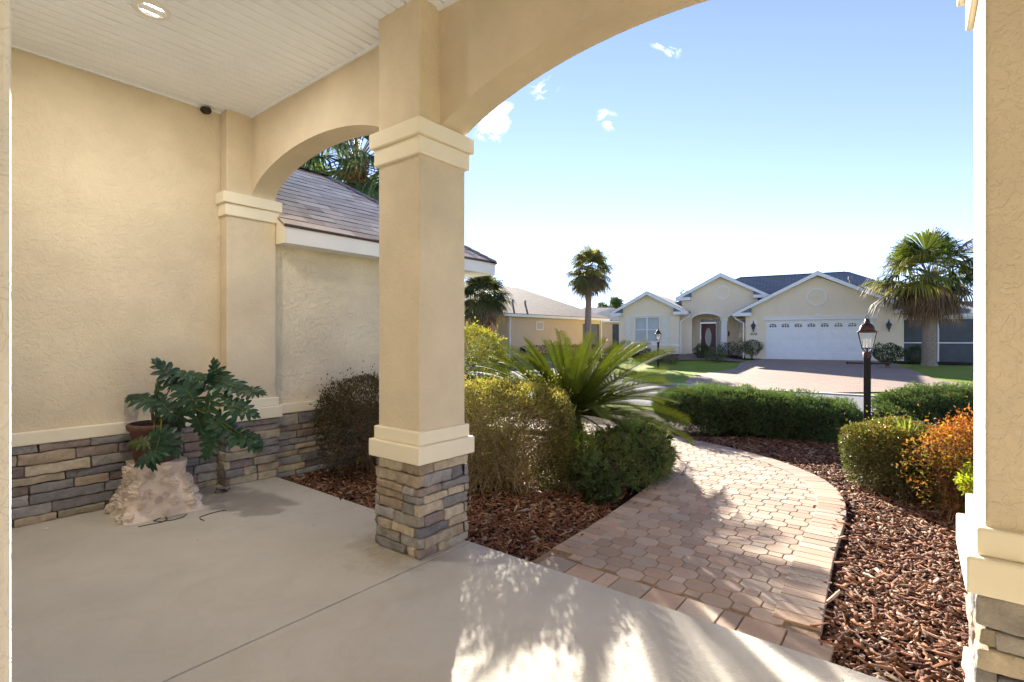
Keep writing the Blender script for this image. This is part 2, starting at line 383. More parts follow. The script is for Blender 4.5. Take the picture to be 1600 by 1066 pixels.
# gutter kerb along the far edge of the road, a low rolled strip
k0=offs(CURVE,.35); 
def kerb(name,c,w,h,mat):
    a=c; b=offs(c,w); mb=MB()
    def dense(c):
        o=[]
        for p,q in zip(c[:-1],c[1:]):
            p=Vector(p);q=Vector(q);k=max(1,int((q-p).length/1.0)); o+=[p.lerp(q,j/k) for j in range(k)]
        return o+[Vector(c[-1])]
    a=dense(a); m=[]
    for i,p in enumerate(a):
        t=(a[min(i+1,len(a)-1)]-a[max(i-1,0)]).normalized(); nn=Vector((t.y,-t.x)); m.append((p,nn))
    V=[];prof=((-.02,.0),(0,.035),(w*.5,.03+h*.4),(w*.9,.03+h),(w,.02+h),(w+.02,-.05))
    for p,nn in m:
        zz=zg(p.x,p.y)
        for s,h0 in prof: V.append((p.x+nn.x*s,p.y+nn.y*s,zz+h0))
    k=len(prof); Fc=[(i*k+j,i*k+j+1,(i+1)*k+j+1,(i+1)*k+j) for i in range(len(m)-1) for j in range(k-1)]
    o=mesh_np(name,V,Fc,mat,smooth=True); o['kind']='structure'; return o
kerb('kerb',CURVE,-.38,.02,M['kerb'])
# driveway of the cream house (house frame G,t,n)
G=Vector((13.86,27.9)); Tt=Vector((.876,-.482)); Nn=Vector((.482,.876))
def hw(x,y): p=G+Tt*x+Nn*y; return (p.x,p.y)
dl=onz(1170,572,.1); 
terrain_patch('driveway',[hw(-.25,.05),hw(5.15,.05),hw(5.2,-6),hw(5.4,-9.5),hw(6.3,-11.6),(8.9,14.35),(7.2,15.75),(5.75,17.3),hw(-2.1,-9.6),hw(-.9,-6.8),hw(-1.0,-3.4),hw(-.6,-1.5)],.022,M['drive'],.7)
terrain_patch('path',[hw(-1.0,-2.9),hw(-1.0,-1.6),hw(-2.2,-.9),hw(-3.0,3.0),hw(-4.1,3.0),hw(-4.6,-.4),hw(-5.8,-1.7),hw(-5.6,-2.6),hw(-3,-2.4)],.03,M['walk2'],.6)
def mulchbed(name,poly,off=.035): return tag(terrain_patch(name,poly,off,M['mulch'],.5,kind=None),kind='structure')
mulchbed('mulch_bed',[hw(-8.9,.85),hw(-4.6,.85),hw(-4.7,-.4),hw(-6,-1.5),hw(-9.2,-1.3)])
mulchbed('mulch_bed',[hw(-3.2,1.6),hw(-.9,1.6),hw(-.9,.1),hw(-.2,0),hw(-.3,-.6),hw(-1.3,-1.1),hw(-3.0,-.8)])
mulchbed('mulch_bed',[hw(5.2,.0),hw(7.6,-.1),hw(9.0,-1.0),hw(8.6,-2.8),hw(7.0,-3.2),hw(5.5,-2.6)])
# own driveway, pale concrete, left of the planting
terrain_patch('own_driveway',[(-14,9.5),(-1.3,10.6),(-1.0,12.0),(-.2,13.6),(-1.4,15.6),(-4,17.5),(-14,18)],.024,M['kerb'],1.0)

# porch planting bed
SE=lambda v,u=2.6: tuple(uvw(u,v))[:2]
terrain_patch('mulch_bed',[SE(5.3),SE(-6),(7,1.5),(9.5,6.8),(8.5,8.2),(6.2,9.5),(3,10.6),(0,11.0),(-1.8,9.6),SE(5.3,9)],.03,M['mulch'],.4)

# ------------------------------------------------------------------ porch slab
def slab():
    mb=MB()
    for v0,v1 in ((2.422,5.288),(-5.0,2.414)): mb.box(-3.0,2.598,v0,v1,-.2,0)
    o=mb.build('porch_floor',M['slab'],rz=PORCH_ROT); bev(o,.006,2); o['kind']='structure'
slab()

# ------------------------------------------------------------------ stones
PAL=[(.27,.255,.245),(.36,.33,.29),(.21,.20,.205),(.42,.36,.27),(.49,.42,.31),(.38,.30,.22),(.30,.24,.21),(.24,.19,.18),(.47,.40,.30),(.33,.31,.30)]
def rstone(mb,o,eu,en,L,h,d,c,r=.012,amp=.006,res=.026):
    """stone block: o = lower left corner on the backing plane, eu along, en outwards"""
    eu=Vector(eu);en=Vector(en)
    def ticks(w):
        rr=min(r,w*.4); a=[0,rr*.35,rr]; k=max(1,int((w-2*rr)/res)); a+=[rr+(w-2*rr)*i/(k+1) for i in range(1,k+1)]; return a+[w-rr,w-rr*.35,w]
    X=ticks(L);Z=ticks(h); rr=min(r,L*.4,h*.4,d*.4); seed=Vector((random.random()*50,random.random()*50,random.random()*50))
    sl=random.uniform(-.004,.004); st=random.uniform(-.006,.004)
    V=[]
    def P(x,y,z):
        q=Vector((min(max(x,rr),L-rr),min(y,d-rr),min(max(z,rr),h-rr))); p=Vector((x,y,z)); dd=p-q
        if dd.length>1e-9: p=q+dd.normalized()*min(rr,dd.length*1.0) if dd.length<rr else q+dd.normalized()*rr
        n=noise.noise_vector(p*11+seed)*amp*1.3+noise.noise_vector(p*32+seed)*amp*.9+noise.noise_vector(p*80+seed)*amp*.35
        if y>0: p=p+Vector((n.x*.6,n.y+(x/L-.5)*sl*2+(z/h-.5)*st,n.z*.7))
        return tuple(Vector(o)+eu*p.x+en*p.y+Vector((0,0,p.z)))
    nX,nZ=len(X),len(Z)
    # front
    F1=[[len(V)+i*nZ+j for j in range(nZ)] for i in range(nX)]
    for x in X:
        for z in Z: V.append(P(x,d,z))
    Fc=[(F1[i][j],F1[i+1][j],F1[i+1][j+1],F1[i][j+1]) for i in range(nX-1) for j in range(nZ-1)]
    ring=[F1[i][0] for i in range(nX)]+[F1[-1][j] for j in range(1,nZ)]+[F1[i][-1] for i in range(nX-2,-1,-1)]+[F1[0][j] for j in range(nZ-2,0,-1)]
    rc=[(X[i],Z[0]) for i in range(nX)]+[(X[-1],Z[j]) for j in range(1,nZ)]+[(X[i],Z[-1]) for i in range(nX-2,-1,-1)]+[(X[0],Z[j]) for j in range(nZ-2,0,-1)]
    prev=ring
    for yy in (d-rr*.4,d-rr,d*.35,0):
        cur=[len(V)+i for i in range(len(rc))]
        for x,z in rc: V.append(P(x,yy,z))
        n=len(rc); Fc+=[(prev[i],cur[i],cur[(i+1)%n],prev[(i+1)%n]) for i in range(n)]
        prev=cur
    cross=eu.cross(Vector((0,0,1))).dot(en)
    if cross<0: Fc=[f[::-1] for f in Fc]
    v=random.uniform(.82,1.15); mb.add(V,Fc,tuple(x*v for x in c),smooth=True)
def stone_rows(H,seed,lo=.05,hi=.085):
    rg=random.Random(seed); rows=[];z=0
    while z<H-.01:
        h=rg.uniform(lo,hi)
        if H-z-h<lo*.8: h=H-z
        rows.append((z,h)); z+=h
    return rows
def stone_run(mb,o,eu,en,L,rows,d,rg,lmin=.12,lmax=.34,ext0=None,ext1=None,warm=.5,gap=.006,amp=.006):
    i=0
    while i<len(rows):
        z,h=rows[i]; dbl=False
        x=-(ext0[i] if ext0 else 0); xe=L+(ext1[i] if ext1 else 0)
        while x<xe-.005:
            l=rg.uniform(lmin,lmax)
            if xe-x-l<lmin*.7: l=xe-x
            pal=PAL if rg.random()<.35 else ([PAL[k] for k in (3,4,5,8,1)] if rg.random()<warm else [PAL[k] for k in (0,1,2,6,7,9)])
            c=pal[rg.randrange(len(pal))]; dd=d+rg.uniform(-.010,.008)
            rstone(mb,Vector(o)+Vector(eu)*x+Vector((0,0,z+gap*.4)),eu,en,l-gap,h-gap,dd,c,r=.009,amp=amp)
            x+=l
        i+=1
def column_stone(name,cu,cv,half,H,parent,seed,d=.045,warm=.6):
    rows=stone_rows(H,seed,.052,.088); rg=random.Random(seed+1); mb=MB(); b=half-d
    corners=[(-b,-b),(b,-b),(b,b),(-b,b)]; dirs=[(1,0),(0,1),(-1,0),(0,-1)]; nor=[(0,-1),(1,0),(0,1),(-1,0)]
    for k in range(4):
        own=[(i%2==k%2) for i in range(len(rows))]
        ex=[d if o else 0 for o in own]
        stone_run(mb,(cu+corners[k][0],cv+corners[k][1],0),(*dirs[k],0),(*nor[k],0),2*b,rows,d,rg,.13,.30,ex,ex,warm,amp=.007)
    o=mb.build(name,M['stone'],parent,col=True)
    MB().box(cu-b-.012,cu+b+.012,cv-b-.012,cv+b+.012,0.002,H-.003).build('mortar_core',M['mortar'],parent)
    return o

# ------------------------------------------------------------------ own house with porch
PH=empty('porch_house',(0,0,0),PORCH_ROT,'tan stucco house with arched porch, stone based columns and white vinyl ceiling around the camera','house')
ZC,ZT=2.80,2.58        # capital top / bottom
def trim_stack(name,parent,u0,u1,v0,v1,levels):
    """levels: (z0,z1,offset)"""
    mb=MB()
    for z0,z1,o in levels: mb.box(u0-o,u1+o,v0-o,v1+o,z0,z1)
    return bev(mb.build(name,M['trim'],parent),.008,2)
def column(cu,cv,seed,capbot=ZT):
    h=.21
    sh=bev(MB().box(cu-h,cu+h,cv-h,cv+h,.60,3.60).build('column',M['stucco'],PH),.012,3)
    trim_stack('base_trim',sh,cu-h,cu+h,cv-h,cv+h,((.606,.722,.048),(.7222,.81,.022)))
    trim_stack('capital',sh,cu-h,cu+h,cv-h,cv+h,((ZT,2.695,.022),(2.6952,ZC,.046)))
    st=column_stone('stone_base',cu,cv,.229,.60,sh,seed)
    return sh
column(2.396,2.69,3); column(2.396,-.379,11)
# porch side wall with ledge and stone
VW=5.29
wall=MB().box(-2.0,2.60,VW,VW+.2,0.0,3.72).build('side_wall',M['stucco'],PH)
bev(MB().box(-2.0,2.13,VW-.055,VW-.001,.60,.70).build('ledge_trim',M['trim'],wall),.008)
def wallstone(name,u0,u1,vface,H,parent,seed,rows=None,d=.04,warm=.35,z0=0):
    mb=MB(); rg=random.Random(seed); rows=rows or stone_rows(H,seed,.055,.095)
    stone_run(mb,(u0,vface+d,z0),(1,0,0),(0,-1,0),u1-u0,rows,d,rg,.18,.46,warm=warm,amp=.006)
    o=mb.build(name,M['stone'],parent,col=True)
    bx('mortar_bed',parent,M['mortar'],u0,u1,vface+d-.013,vface+d+.02,z0+.002,z0+H-.003); return o
wallstone('stone_cladding',.0,2.10,VW-.045,.60,wall,21)
# pilaster
pu0,pu1,pv0=2.13,2.606,5.14
pil=bev(MB().box(pu0,pu1,pv0,VW-.002,.60,3.60).build('pilaster',M['stucco'],PH),.012,3)
mb=MB(); mb.box(pu0-.022,pu1+.022,pv0-.022,VW-.001,ZT,2.695); mb.box(pu0-.046,pu1+.046,pv0-.046,VW-.0012,2.6952,ZC)
bev(mb.build('capital',M['trim'],pil),.008)
mb=MB(); mb.box(pu0-.048,pu1+.048,pv0-.048,VW-.056,.606,.722); mb.box(pu0-.022,pu1+.022,pv0-.022,VW-.056,.7222,.81)
bev(mb.build('base_trim',M['trim'],pil),.008)
rows=stone_rows(.6,5,.055,.088); rg=random.Random(77); mb=MB(); e0=[.04 if i%2 else 0 for i in range(len(rows))]; e1=[0 if i%2 else .04 for i in range(len(rows))]
stone_run(mb,(pu0+.02,pv0+.02,0),(1,0,0),(0,-1,0),.456,rows,.04,rg,.13,.3,e0,e0,.6)
stone_run(mb,(pu0+.02,VW-.01,0),(0,-1,0),(-1,0,0),VW-.03-pv0,rows,.04,rg,.1,.2,None,e1,.6)
stone_run(mb,(pu1-.02,pv0+.02,0),(0,1,0),(1,0,0),.2,rows,.04,rg,.1,.2,e1,None,.6)
mb.build('stone_base',M['stone'],pil,col=True)
bx('mortar_core',pil,M['mortar'],pu0+.01,pu1-.01,pv0+.01,VW-.004,.002,.597)
# arch beams
def arch(name,v0,v1,rise,pw,topz=3.72,u0=2.362,u1=2.592,z0=2.801,n=56):
    mb=MB(); c=(v0+v1)/2; h=(v1-v0)/2
    P=[]
    for i in range(n+1):
        t=-math.cos(PI*i/n); P.append((c+h*t, z0+rise*max(0,1-t*t)**pw))
    V=[];Fc=[]
    for v,z in P: V+= [(u0,v,z),(u0,v,topz),(u1,v,z),(u1,v,topz)]
    for i in range(n):
        a=4*i;b=a+4; Fc+=[(a,b,b+1,a+1),(a+2,a+3,b+3,b+2),(a,a+2,b+2,b)]
    mb.add(V,Fc)
    return mb.build(name,M['stucco_soft'],PH)
arch('arch_beam',2.90,5.14,.325,.62)
arch('arch_beam',-.169,2.48,.295,.86)
bx('beam_end',PH,M['stucco'],2.362,2.592,-5.0,-.589,2.9,3.72)
# front wall of the house (behind / beside camera) and alcove
bx('front_wall',PH,M['stucco_lit'],.03,.178,1.386,VW-.002,0,3.72,b=.012)
bx('alcove_wall',PH,M['stucco_lit'],-2.0,.029,1.386,1.52,0,3.72)
bx('alcove_back_wall',PH,M['stucco'],-2.15,-2.0,-1.3,1.52,0,3.72)
bx('alcove_wall',PH,M['stucco'],-2.0,.029,-1.4,-1.25,0,3.72)
bx('front_wall',PH,M['stucco'],.03,.178,-5.0,-1.25,0,3.72)
# ceiling: grooved vinyl boards running along u
def ceiling():
    mb=MB(); prof=[]; v=-5.0; z=3.588; w=.19
    while v<VW-.03:
        prof+=[(v,z),(v+.003,z+.014),(v+.017,z+.014),(v+.020,z),(v+w*.5-.003,z),(v+w*.5,z+.010),(v+w*.5+.012,z+.010),(v+w*.5+.015,z)]; v+=w
    prof.append((VW-.02,z))
    V=[(u,p[0],p[1]) for p in prof for u in (-2.0,2.361)]
    Fc=[(2*i,2*i+2,2*i+3,2*i+1) for i in range(len(prof)-1)]
    mb.add(V,Fc); mb.m=[1 if (i%8) in (1,5) else 0 for i in range(len(Fc))]; return mb.build('ceiling',[M['vinyl'],M['groove_shade']],PH)
ceil=ceiling()
mb=MB(); mb.box(2.335,2.3615,-.16,5.139,3.574,3.5875); mb.box(.18,2.3349,VW-.026,VW-.0015,3.574,3.5875)
mb.build('ceiling_edge_channel',M['vinyl'],ceil)
# recessed light
p=onz(237,15,3.588); rl=Vector((p[0],p[1],0)); lu=rl.x*Bx+rl.y*By; lv=-rl.x*By+rl.y*Bx
ring=MB().lathe([(.068,3.60),(.072,3.583),(.080,3.578),(.105,3.580),(.110,3.5875)],40,(lu,lv)).build('recessed_light',M['white'],PH)
em,t,pp=base('lamp_glow'); pp.inputs['Emission Color'].default_value=(1,.93,.82,1); pp.inputs['Emission Strength'].default_value=5; pp.inputs['Base Color'].default_value=(.9,.88,.85,1)
MB().add([(lu+.069*math.cos(a),lv+.069*math.sin(a),3.597) for a in np.linspace(0,2*PI,32,endpoint=False)],[tuple(range(32))[::-1]]).build('lens',em,ring)
pl=bpy.data.lights.new('porch_downlight','AREA'); pl.shape='DISK'; pl.size=.13; pl.energy=3.6; pl.color=(1,.94,.86)
plo=bpy.data.objects.new('porch_downlight',pl); COL.objects.link(plo); plo.location=(rl.x,rl.y,3.57)
# roof over the porch (keeps the sun out), hip shape
def quad_uv(name,polys,mat,parent,thick=None):
    """planar roof faces with UV: u along horizontal, v up the slope"""
    V=[];Fc=[];UV=[]
    for poly in polys:
        P=[Vector(p) for p in poly]; n=(P[1]-P[0]).cross(P[2]-P[0]).normalized()
        if n.z<0: P=P[::-1]; n=-n
        h=Vector((0,0,1)).cross(n); h=h.normalized() if h.length>1e-5 else Vector((1,0,0)); s=n.cross(h)
        b=len(V); V+=P; Fc.append(tuple(range(b,b+len(P)))); UV+=[(p.dot(h),p.dot(s)) for p in P]
    me=bpy.data.meshes.new(name); me.from_pydata([tuple(p) for p in V],[],Fc); l=me.uv_layers.new(name='UVMap')
    for i,lp in enumerate(me.loops): l.data[i].uv=UV[lp.vertex_index]
    o=link(name,me,mat,parent)
    m=o.modifiers.new('solid','SOLIDIFY'); m.thickness=thick or .05; m.offset=-1
    return o
quad_uv('porch_roof',[[(2.95,-6,3.73),(2.95,5.75,3.73),(-2.6,5.75,6.0),(-2.6,-6,6.0)]],M['capm'],PH,.06)
mb=MB(); mb.box(2.60,2.93,-6,5.7,3.69,3.72); mb.box(2.931,2.96,-6,5.7,3.60,3.72)
mb.build('porch_eave',M['white'],PH)
# wing: wall, stone, ledge, roof, fascia, soffit
wv=5.25
ww=MB().box(2.607,5.42,wv,wv+.2,-.15,2.43).build('wing_wall',M['stucco_wing'],PH)
bx('wing_end_wall',ww,M['stucco_wing'],5.22,5.42,wv+.201,11.0,-.15,2.43)
bev(MB().box(2.608,5.47,wv-.045,wv-.001,.62,.72).build('ledge_trim',M['trim'],ww),.006)
wallstone('stone_cladding',2.607,5.45,wv-.04,.72,ww,31,warm=.3,z0=-.11)
e0,e1,ev=2.61,5.93,4.98; k=1.8; s=.69; zt=2.56
rg_=(e1-k,ev+k,zt+k*s)
def course_roof():
    """architectural shingles laid as real overlapping courses of uneven tabs"""
    mb=MB(); rg=random.Random(9); n=int(k*math.sqrt(1+s*s)/.135); dv_=k/n
    cols=[(.90,.72,.54),(.84,.67,.50),(.92,.76,.58),(.78,.60,.45),(.88,.71,.55)]
    def face(pos,wid):   # pos(row v offset, along)-> xyz
        for r_ in range(n):
            a0=r_*dv_; a1=(r_+1.25)*dv_; x=-wid(a0)[0]; x0,x1=wid(a0); x=x0
            while x<x1-.01:
                w_=rg.uniform(.10,.34); xe=min(x+w_,x1); up=rg.choice((.001,.002,.006)); c=cols[rg.randrange(5)]; kk=rg.uniform(.85,1.12); c=tuple(q*kk for q in c)
                P=[pos(a0,x,.006+up),pos(a0,xe,.006+up),pos(a1,min(xe,wid(min(a1,k))[1]),.001),pos(a1,min(max(x,wid(min(a1,k))[0]),wid(min(a1,k))[1]),.001),pos(a0,x,-.004),pos(a0,xe,-.004)]
                mb.add(P,[(0,1,2,3),(0,3,4),(1,5,2)],c); mb.add([P[4],P[5],P[1],P[0]],[(0,1,2,3)],(.17,.13,.12)); x=xe
    face(lambda a,x,h:(x,ev+a,zt+a*s+h),lambda a:(e0,e1-a))
    face(lambda a,x,h:(e1-a,ev+x,zt+a*s+h),lambda a:(a,2*k-a))
    return mb.build('wing_roof',M['roof'],PH,col=True)
wr=course_roof()
quad_uv('roof_deck',[[(e0,ev,zt-.006),(e1,ev,zt-.006),(rg_[0],rg_[1],rg_[2]-.006),(e0,ev+k,zt+k*s-.006)],[(e1,ev,zt-.006),(e1,ev+2*k,zt-.006),(rg_[0],rg_[1],rg_[2]-.006)],[(e0,ev+k,zt+k*s),rg_,(e1,ev+2*k,zt),(e0,ev+2*k,zt)]],M['capm'],wr,.02)
mb=MB(); mb.box(e0+.03,e1-.03,ev+.012,ev+.035,2.375,2.545); mb.box(e1-.035,e1-.012,ev+.036,ev+2*k,2.375,2.545)
fa=mb.build('fascia',M['white'],wr)
bx('drip_edge',wr,M['bronze'],e0,e1,ev-.004,ev+.010,2.538,2.556)
mb=MB(); mb.box(e0+.03,e1-.04,ev+.036,wv-.001,2.378,2.388); mb.box(5.421,e1-.04,wv,ev+2*k,2.378,2.388); mb.build('soffit',M['vinyl'],wr)
mb=MB(); mb.prism([(ev+.01,2.372),(wv,2.372),(wv,2.70),(ev+.01,2.55)],'x',e0,e0+.028); mb.build('eave_return',M['trim'],wr)
# hip and ridge caps
def caps(name,a,b,mat,parent,w=.13,st=.14):
    a=Vector(a);b=Vector(b);L=(b-a).length;d=(b-a).normalized();n=int(L/st);mb=MB();s=d.cross(Vector((0,0,1))).normalized()
    for i in range(n):
        p=a+d*(st*i); q=p+d*(st*1.15)
        up=Vector((0,0,.012)); lift=Vector((0,0,.012))
        V=[p-s*w-Vector((0,0,w*.35)),p+up+lift*.2,p+s*w-Vector((0,0,w*.35)),q-s*w-Vector((0,0,w*.35))+lift,q+up+lift,q+s*w-Vector((0,0,w*.35))+lift]
        mb.add(V,[(0,3,4,1),(1,4,5,2),(3,5,4)])
    return mb.build(name,mat,parent)
capm=M['capm']
caps('hip_cap',rg_,(e1,ev,zt),capm,wr); caps('ridge_cap',(e0,ev+k,zt+k*s),rg_,plain('ridge_vent',(.07,.045,.045),.8,.2),wr,.15,.3)
# small nest on the wall under the ceiling
nest=MB().lathe([(0.002,0),(.03,.005),(.045,.02),(.048,.035),(.04,.052),(.012,.06)],14).build('mud_nest',plain('nest_mud',(.06,.045,.03),.95,.1,nscale=60,namp=.5,bmp=1),loc=tuple(uvw(1.985,VW-.05,3.52)))
tag(nest,'small dark brown insect nest in the corner under the white ceiling','insect nest')

# ------------------------------------------------------------------ paver walkway
WL=[tuple(uvw(2.62,1.96))[:2],(.78,4.17),(1.45,5.2),(1.9,6.1),(1.75,6.95),(1.0,7.75),(-.3,8.3),(-1.6,8.6)]
WR=[tuple(uvw(2.62,.35))[:2],(2.1,3.34),(2.85,4.36),(3.17,5.15),(3.16,5.95),(2.95,6.6),(2.62,7.2),(2.1,8.0),(1.0,8.9),(-.2,9.5),(-1.4,9.8)]
def resamp(c,st):
    o=[];acc=0
    P=[Vector(p) for p in c]
    # Catmull-Rom smoothing
    S=[]
    for i in range(len(P)-1):
        a=P[max(i-1,0)];b=P[i];c2=P[i+1];d=P[min(i+2,len(P)-1)]
        for j in range(12):
            t=j/12; S.append(.5*((2*b)+(c2-a)*t+(2*a-5*b+4*c2-d)*t*t+(3*b-a-3*c2+d)*t**3))
    S.append(P[-1]); o=[S[0]]; L=0
    for p,q in zip(S[:-1],S[1:]):
        d=(q-p).length
        while L+d>=st:
            f=(st-L)/d; p=p.lerp(q,f); o.append(p.copy()); d=(q-p).length; L=0
        L+=d
    return o
def inpoly(x,y,P):
    c=False;n=len(P);j=n-1
    for i in range(n):
        if (P[i][1]>y)!=(P[j][1]>y) and x<(P[j][0]-P[i][0])*(y-P[i][1])/(P[j][1]-P[i][1])+P[i][0]: c=not c
        j=i
    return c
PZ=-.035
def walkway():
    L=resamp(WL,.1); Rr=resamp(WR,.1)
    poly=[tuple(p) for p in L]+[tuple(p) for p in Rr[::-1]]
    Rr2=[(p[0],p[1]) for p in Rr]
    root=empty('paver_walkway',tuple(uvw(2.62,1.0,0)),0); root['kind']='structure'
    inv=Vector(root.location)
    mb=MB()
    PC=[(.50,.365,.265),(.52,.395,.295),(.46,.335,.25),(.44,.325,.245),(.53,.42,.32),(.47,.375,.295),(.49,.34,.24)]
    def block(pts,z,rg=random):
        c=PC[rg.randrange(len(PC))]; k=rg.uniform(.72,1.0); c=tuple(x*k for x in c)
        cx=sum(p[0] for p in pts)/len(pts); cy=sum(p[1] for p in pts)/len(pts); n=len(pts)
        z+=rg.uniform(-.0015,.0015); V=[]
        for s,zz in ((1,-.05),(1,-.005),(.975,-.001),(.95,0)):
            for p in pts:
                dx,dy=p[0]-cx,p[1]-cy; l=math.hypot(dx,dy); q=max(0,l-(1-s)*.085)/l
                V.append((cx+dx*q-inv.x,cy+dy*q-inv.y,z+zz-inv.z))
        Fc=[(a*n+i,a*n+(i+1)%n,(a+1)*n+(i+1)%n,(a+1)*n+i) for a in range(3) for i in range(n)]+[tuple(range(3*n,4*n))]
        mb.add(V,Fc,c)
    # field
    w,r,ho,hr=.165,.09,.14,.075; pit=(ho+hr)/2; g=.0022
    k0,k1=0,90
    j=0; u=2.62+.215
    inner_bound=.21
    def uvp(a,b): q=uvw(a,b); return (q.x,q.y)
    # inner polygon: shrink L and R
    def inset(c,d):
        o=[]
        for i,p in enumerate(c):
            t=(c[min(i+1,len(c)-1)]-c[max(i-1,0)]).normalized(); o.append(Vector((p.x+t.y*d,p.y-t.x*d)))
        return o
    LI=inset(L,.155); RI=inset(Rr,-.155)
    ip=[tuple(p) for p in LI]+[tuple(p) for p in RI[::-1]]
    a=u+ho/2; row=0
    while a<9.5:
        b=-5+(row%2)*(w+r)/2
        while b<6.5:
            c=uvp(a,b)
            if inpoly(c[0],c[1],ip):
                pts=[(-r/2,-ho/2),(r/2,-ho/2),(w/2,-hr/2),(w/2,hr/2),(r/2,ho/2),(-r/2,ho/2),(-w/2,hr/2),(-w/2,-hr/2)]
                pts=[(p[0]*(1-2*g/w),p[1]*(1-2*g/ho)) for p in pts]
                block([uvp(a+p[1],b+p[0]) for p in pts][::-1],PZ)
            b2=b+(w+r)/2; c=uvp(a,b2)
            if inpoly(c[0],c[1],ip):
                pts=[(-r/2+g,-hr/2+g),(r/2-g,-hr/2+g),(r/2-g,hr/2-g),(-r/2+g,hr/2-g)]
                block([uvp(a+p[1],b2+p[0]) for p in pts][::-1],PZ)
            b+=w+r
        a+=pit; row+=1
    # front band along the slab: squares and halves
    vL,vR=2.05,-.80
    v=2.17; i=0
    lims=[-.92,2.05]
    v=lims[0]+.02; 
    while v<lims[1]:
        wd=.10 if i%4==1 else .2
        pts=[(2.622,v+.004),(2.622,v+wd-.004),(2.824,v+wd-.004),(2.824,v+.004)]
        cc=uvp(2.72,v+wd/2)
        if inpoly(cc[0]+.0,cc[1],poly) or True: 
            if inpoly(*uvp(2.66,v+wd/2),poly): block([uvp(*p) for p in pts][::-1],PZ+.002)
        v+=wd; i+=1
    # soldier borders
    for C,sgn,wd,st in ((Rr,-1,.215,.1),(L,1,.17,.105)):
        for k in range(1,len(C)-1):
            p=C[k]; q=C[k+1]; 
            if p.x*Bx+p.y*By<2.826: continue
            t=(q-p).normalized(); nn=Vector((t.y,-t.x))*sgn
            gp=.0035; p1=p+t*gp; q1=q-t*gp
            t2=(C[min(k+2,len(C)-1)]-q).normalized(); n2=Vector((t2.y,-t2.x))*sgn
            nn=((nn+Vector(((q-C[k-1]).normalized().y,-(q-C[k-1]).normalized().x))*sgn)*.5).normalized()
            pts=[p1,q1,q1+nn*wd,p1+nn*wd]
            pts=[(x.x,x.y) for x in pts]
            cr=(pts[1][0]-pts[0][0])*(pts[2][1]-pts[1][1])-(pts[1][1]-pts[0][1])*(pts[2][0]-pts[1][0])
            if cr<0: pts=pts[::-1]
            block(pts,PZ+.005)
    o=mb.build('pavers',M['paver'],root,col=True)
    # orientation check for caps
    for pgn in o.data.polygons:
        pass
    me=bpy.data.meshes.new('sand_bed'); r2=geometry.delaunay_2d_cdt([Vector(p) for p in poly],[(i,(i+1)%len(poly)) for i in range(len(poly))],[list(range(len(poly)))],1,1e-5)
    me.from_pydata([(p.x-inv.x,p.y-inv.y,PZ-.008-inv.z) for p in r2[0]],[],list(r2[2]))
    link('sand_bed',me,M['sand'],root)
    return poly
WALK=walkway()

# ------------------------------------------------------------------ bark chips
def chips(name,regions,seed=3,label=None):
    """regions: (polygon, density per m2, size, z)"""
    rg=np.random.default_rng(seed); VV=[];FF=[];CC=[];base_=0
    PALC=np.array([(.20,.085,.045),(.26,.12,.065),(.13,.055,.033),(.33,.18,.11),(.42,.29,.21),(.085,.04,.028),(.22,.10,.05),(.36,.27,.20)])
    for poly,dens,size,z in regions:
        P=np.array(poly); lo=P.min(0); hi=P.max(0); n=int(dens*(hi-lo).prod())
        X=rg.uniform(lo[0],hi[0],n); Y=rg.uniform(lo[1],hi[1],n)
        keep=[i for i in range(n) if inpoly(X[i],Y[i],poly)]
        X=X[keep];Y=Y[keep]; n=len(X)
        L=size*rg.lognormal(-.05,.6,n).clip(.3,3.2); Wd=np.minimum(L*rg.uniform(.16,.6,n),.021); T=np.minimum(L*rg.uniform(.05,.12,n),.0035)
        yaw=rg.uniform(0,2*PI,n); pitch=rg.normal(0,.28,n); roll=rg.normal(0,.35,n)
        d=np.stack([np.cos(yaw)*np.cos(pitch),np.sin(yaw)*np.cos(pitch),np.sin(pitch)],1)
        s=np.stack([-np.sin(yaw)*np.cos(roll),np.cos(yaw)*np.cos(roll),np.sin(roll)],1)
        u=np.cross(d,s); u/=np.linalg.norm(u,axis=1)[:,None]
        c=np.stack([X,Y,z+rg.uniform(0,.022,n)+.004*np.abs(pitch)],1)
        tmpl=[(-1,-.3,0),(-.75,-1,0),(.85,-.75,0),(1,.35,0),(.7,1,0),(-.9,.7,0)]
        for k,(a,b,_) in enumerate(tmpl):
            a2=a*rg.uniform(.8,1.15,n)*L/2; b2=b*rg.uniform(.6,1.2,n)*Wd/2; bend=(np.abs(a)-.5)*rg.normal(0,.12,n)*L
            for h in (-.5,.5):
                VV.append(c+d*a2[:,None]+s*b2[:,None]+u*((T*h+bend)[:,None]))
        Vn=np.stack(VV[-12:],1).reshape(-1,3); del VV[-12:]; VV.append(Vn)
        idx=np.arange(n)[:,None]*12+base_
        top=[1,3,5,7,9,11]; bot=[0,2,4,6,8,10]
        quads=[(1,3,5,7),(1,7,9,11)]+[(bot[i],bot[(i+1)%6],top[(i+1)%6],top[i]) for i in range(6)]
        for q in quads: FF.append(idx+np.array(q)[None,:])
        base_+=n*12
        col=PALC[rg.choice(8,n,p=[.2,.18,.13,.13,.05,.11,.12,.08])]*rg.uniform(.7,1.3,(n,1)); CC.append(np.repeat(col,12,0))
    o=mesh_np(name,np.concatenate(VV),np.concatenate(FF),M['chip'],col=np.concatenate(CC)); return o
def uvpoly(pts): return [tuple(uvw(a,b))[:2] for a,b in pts]
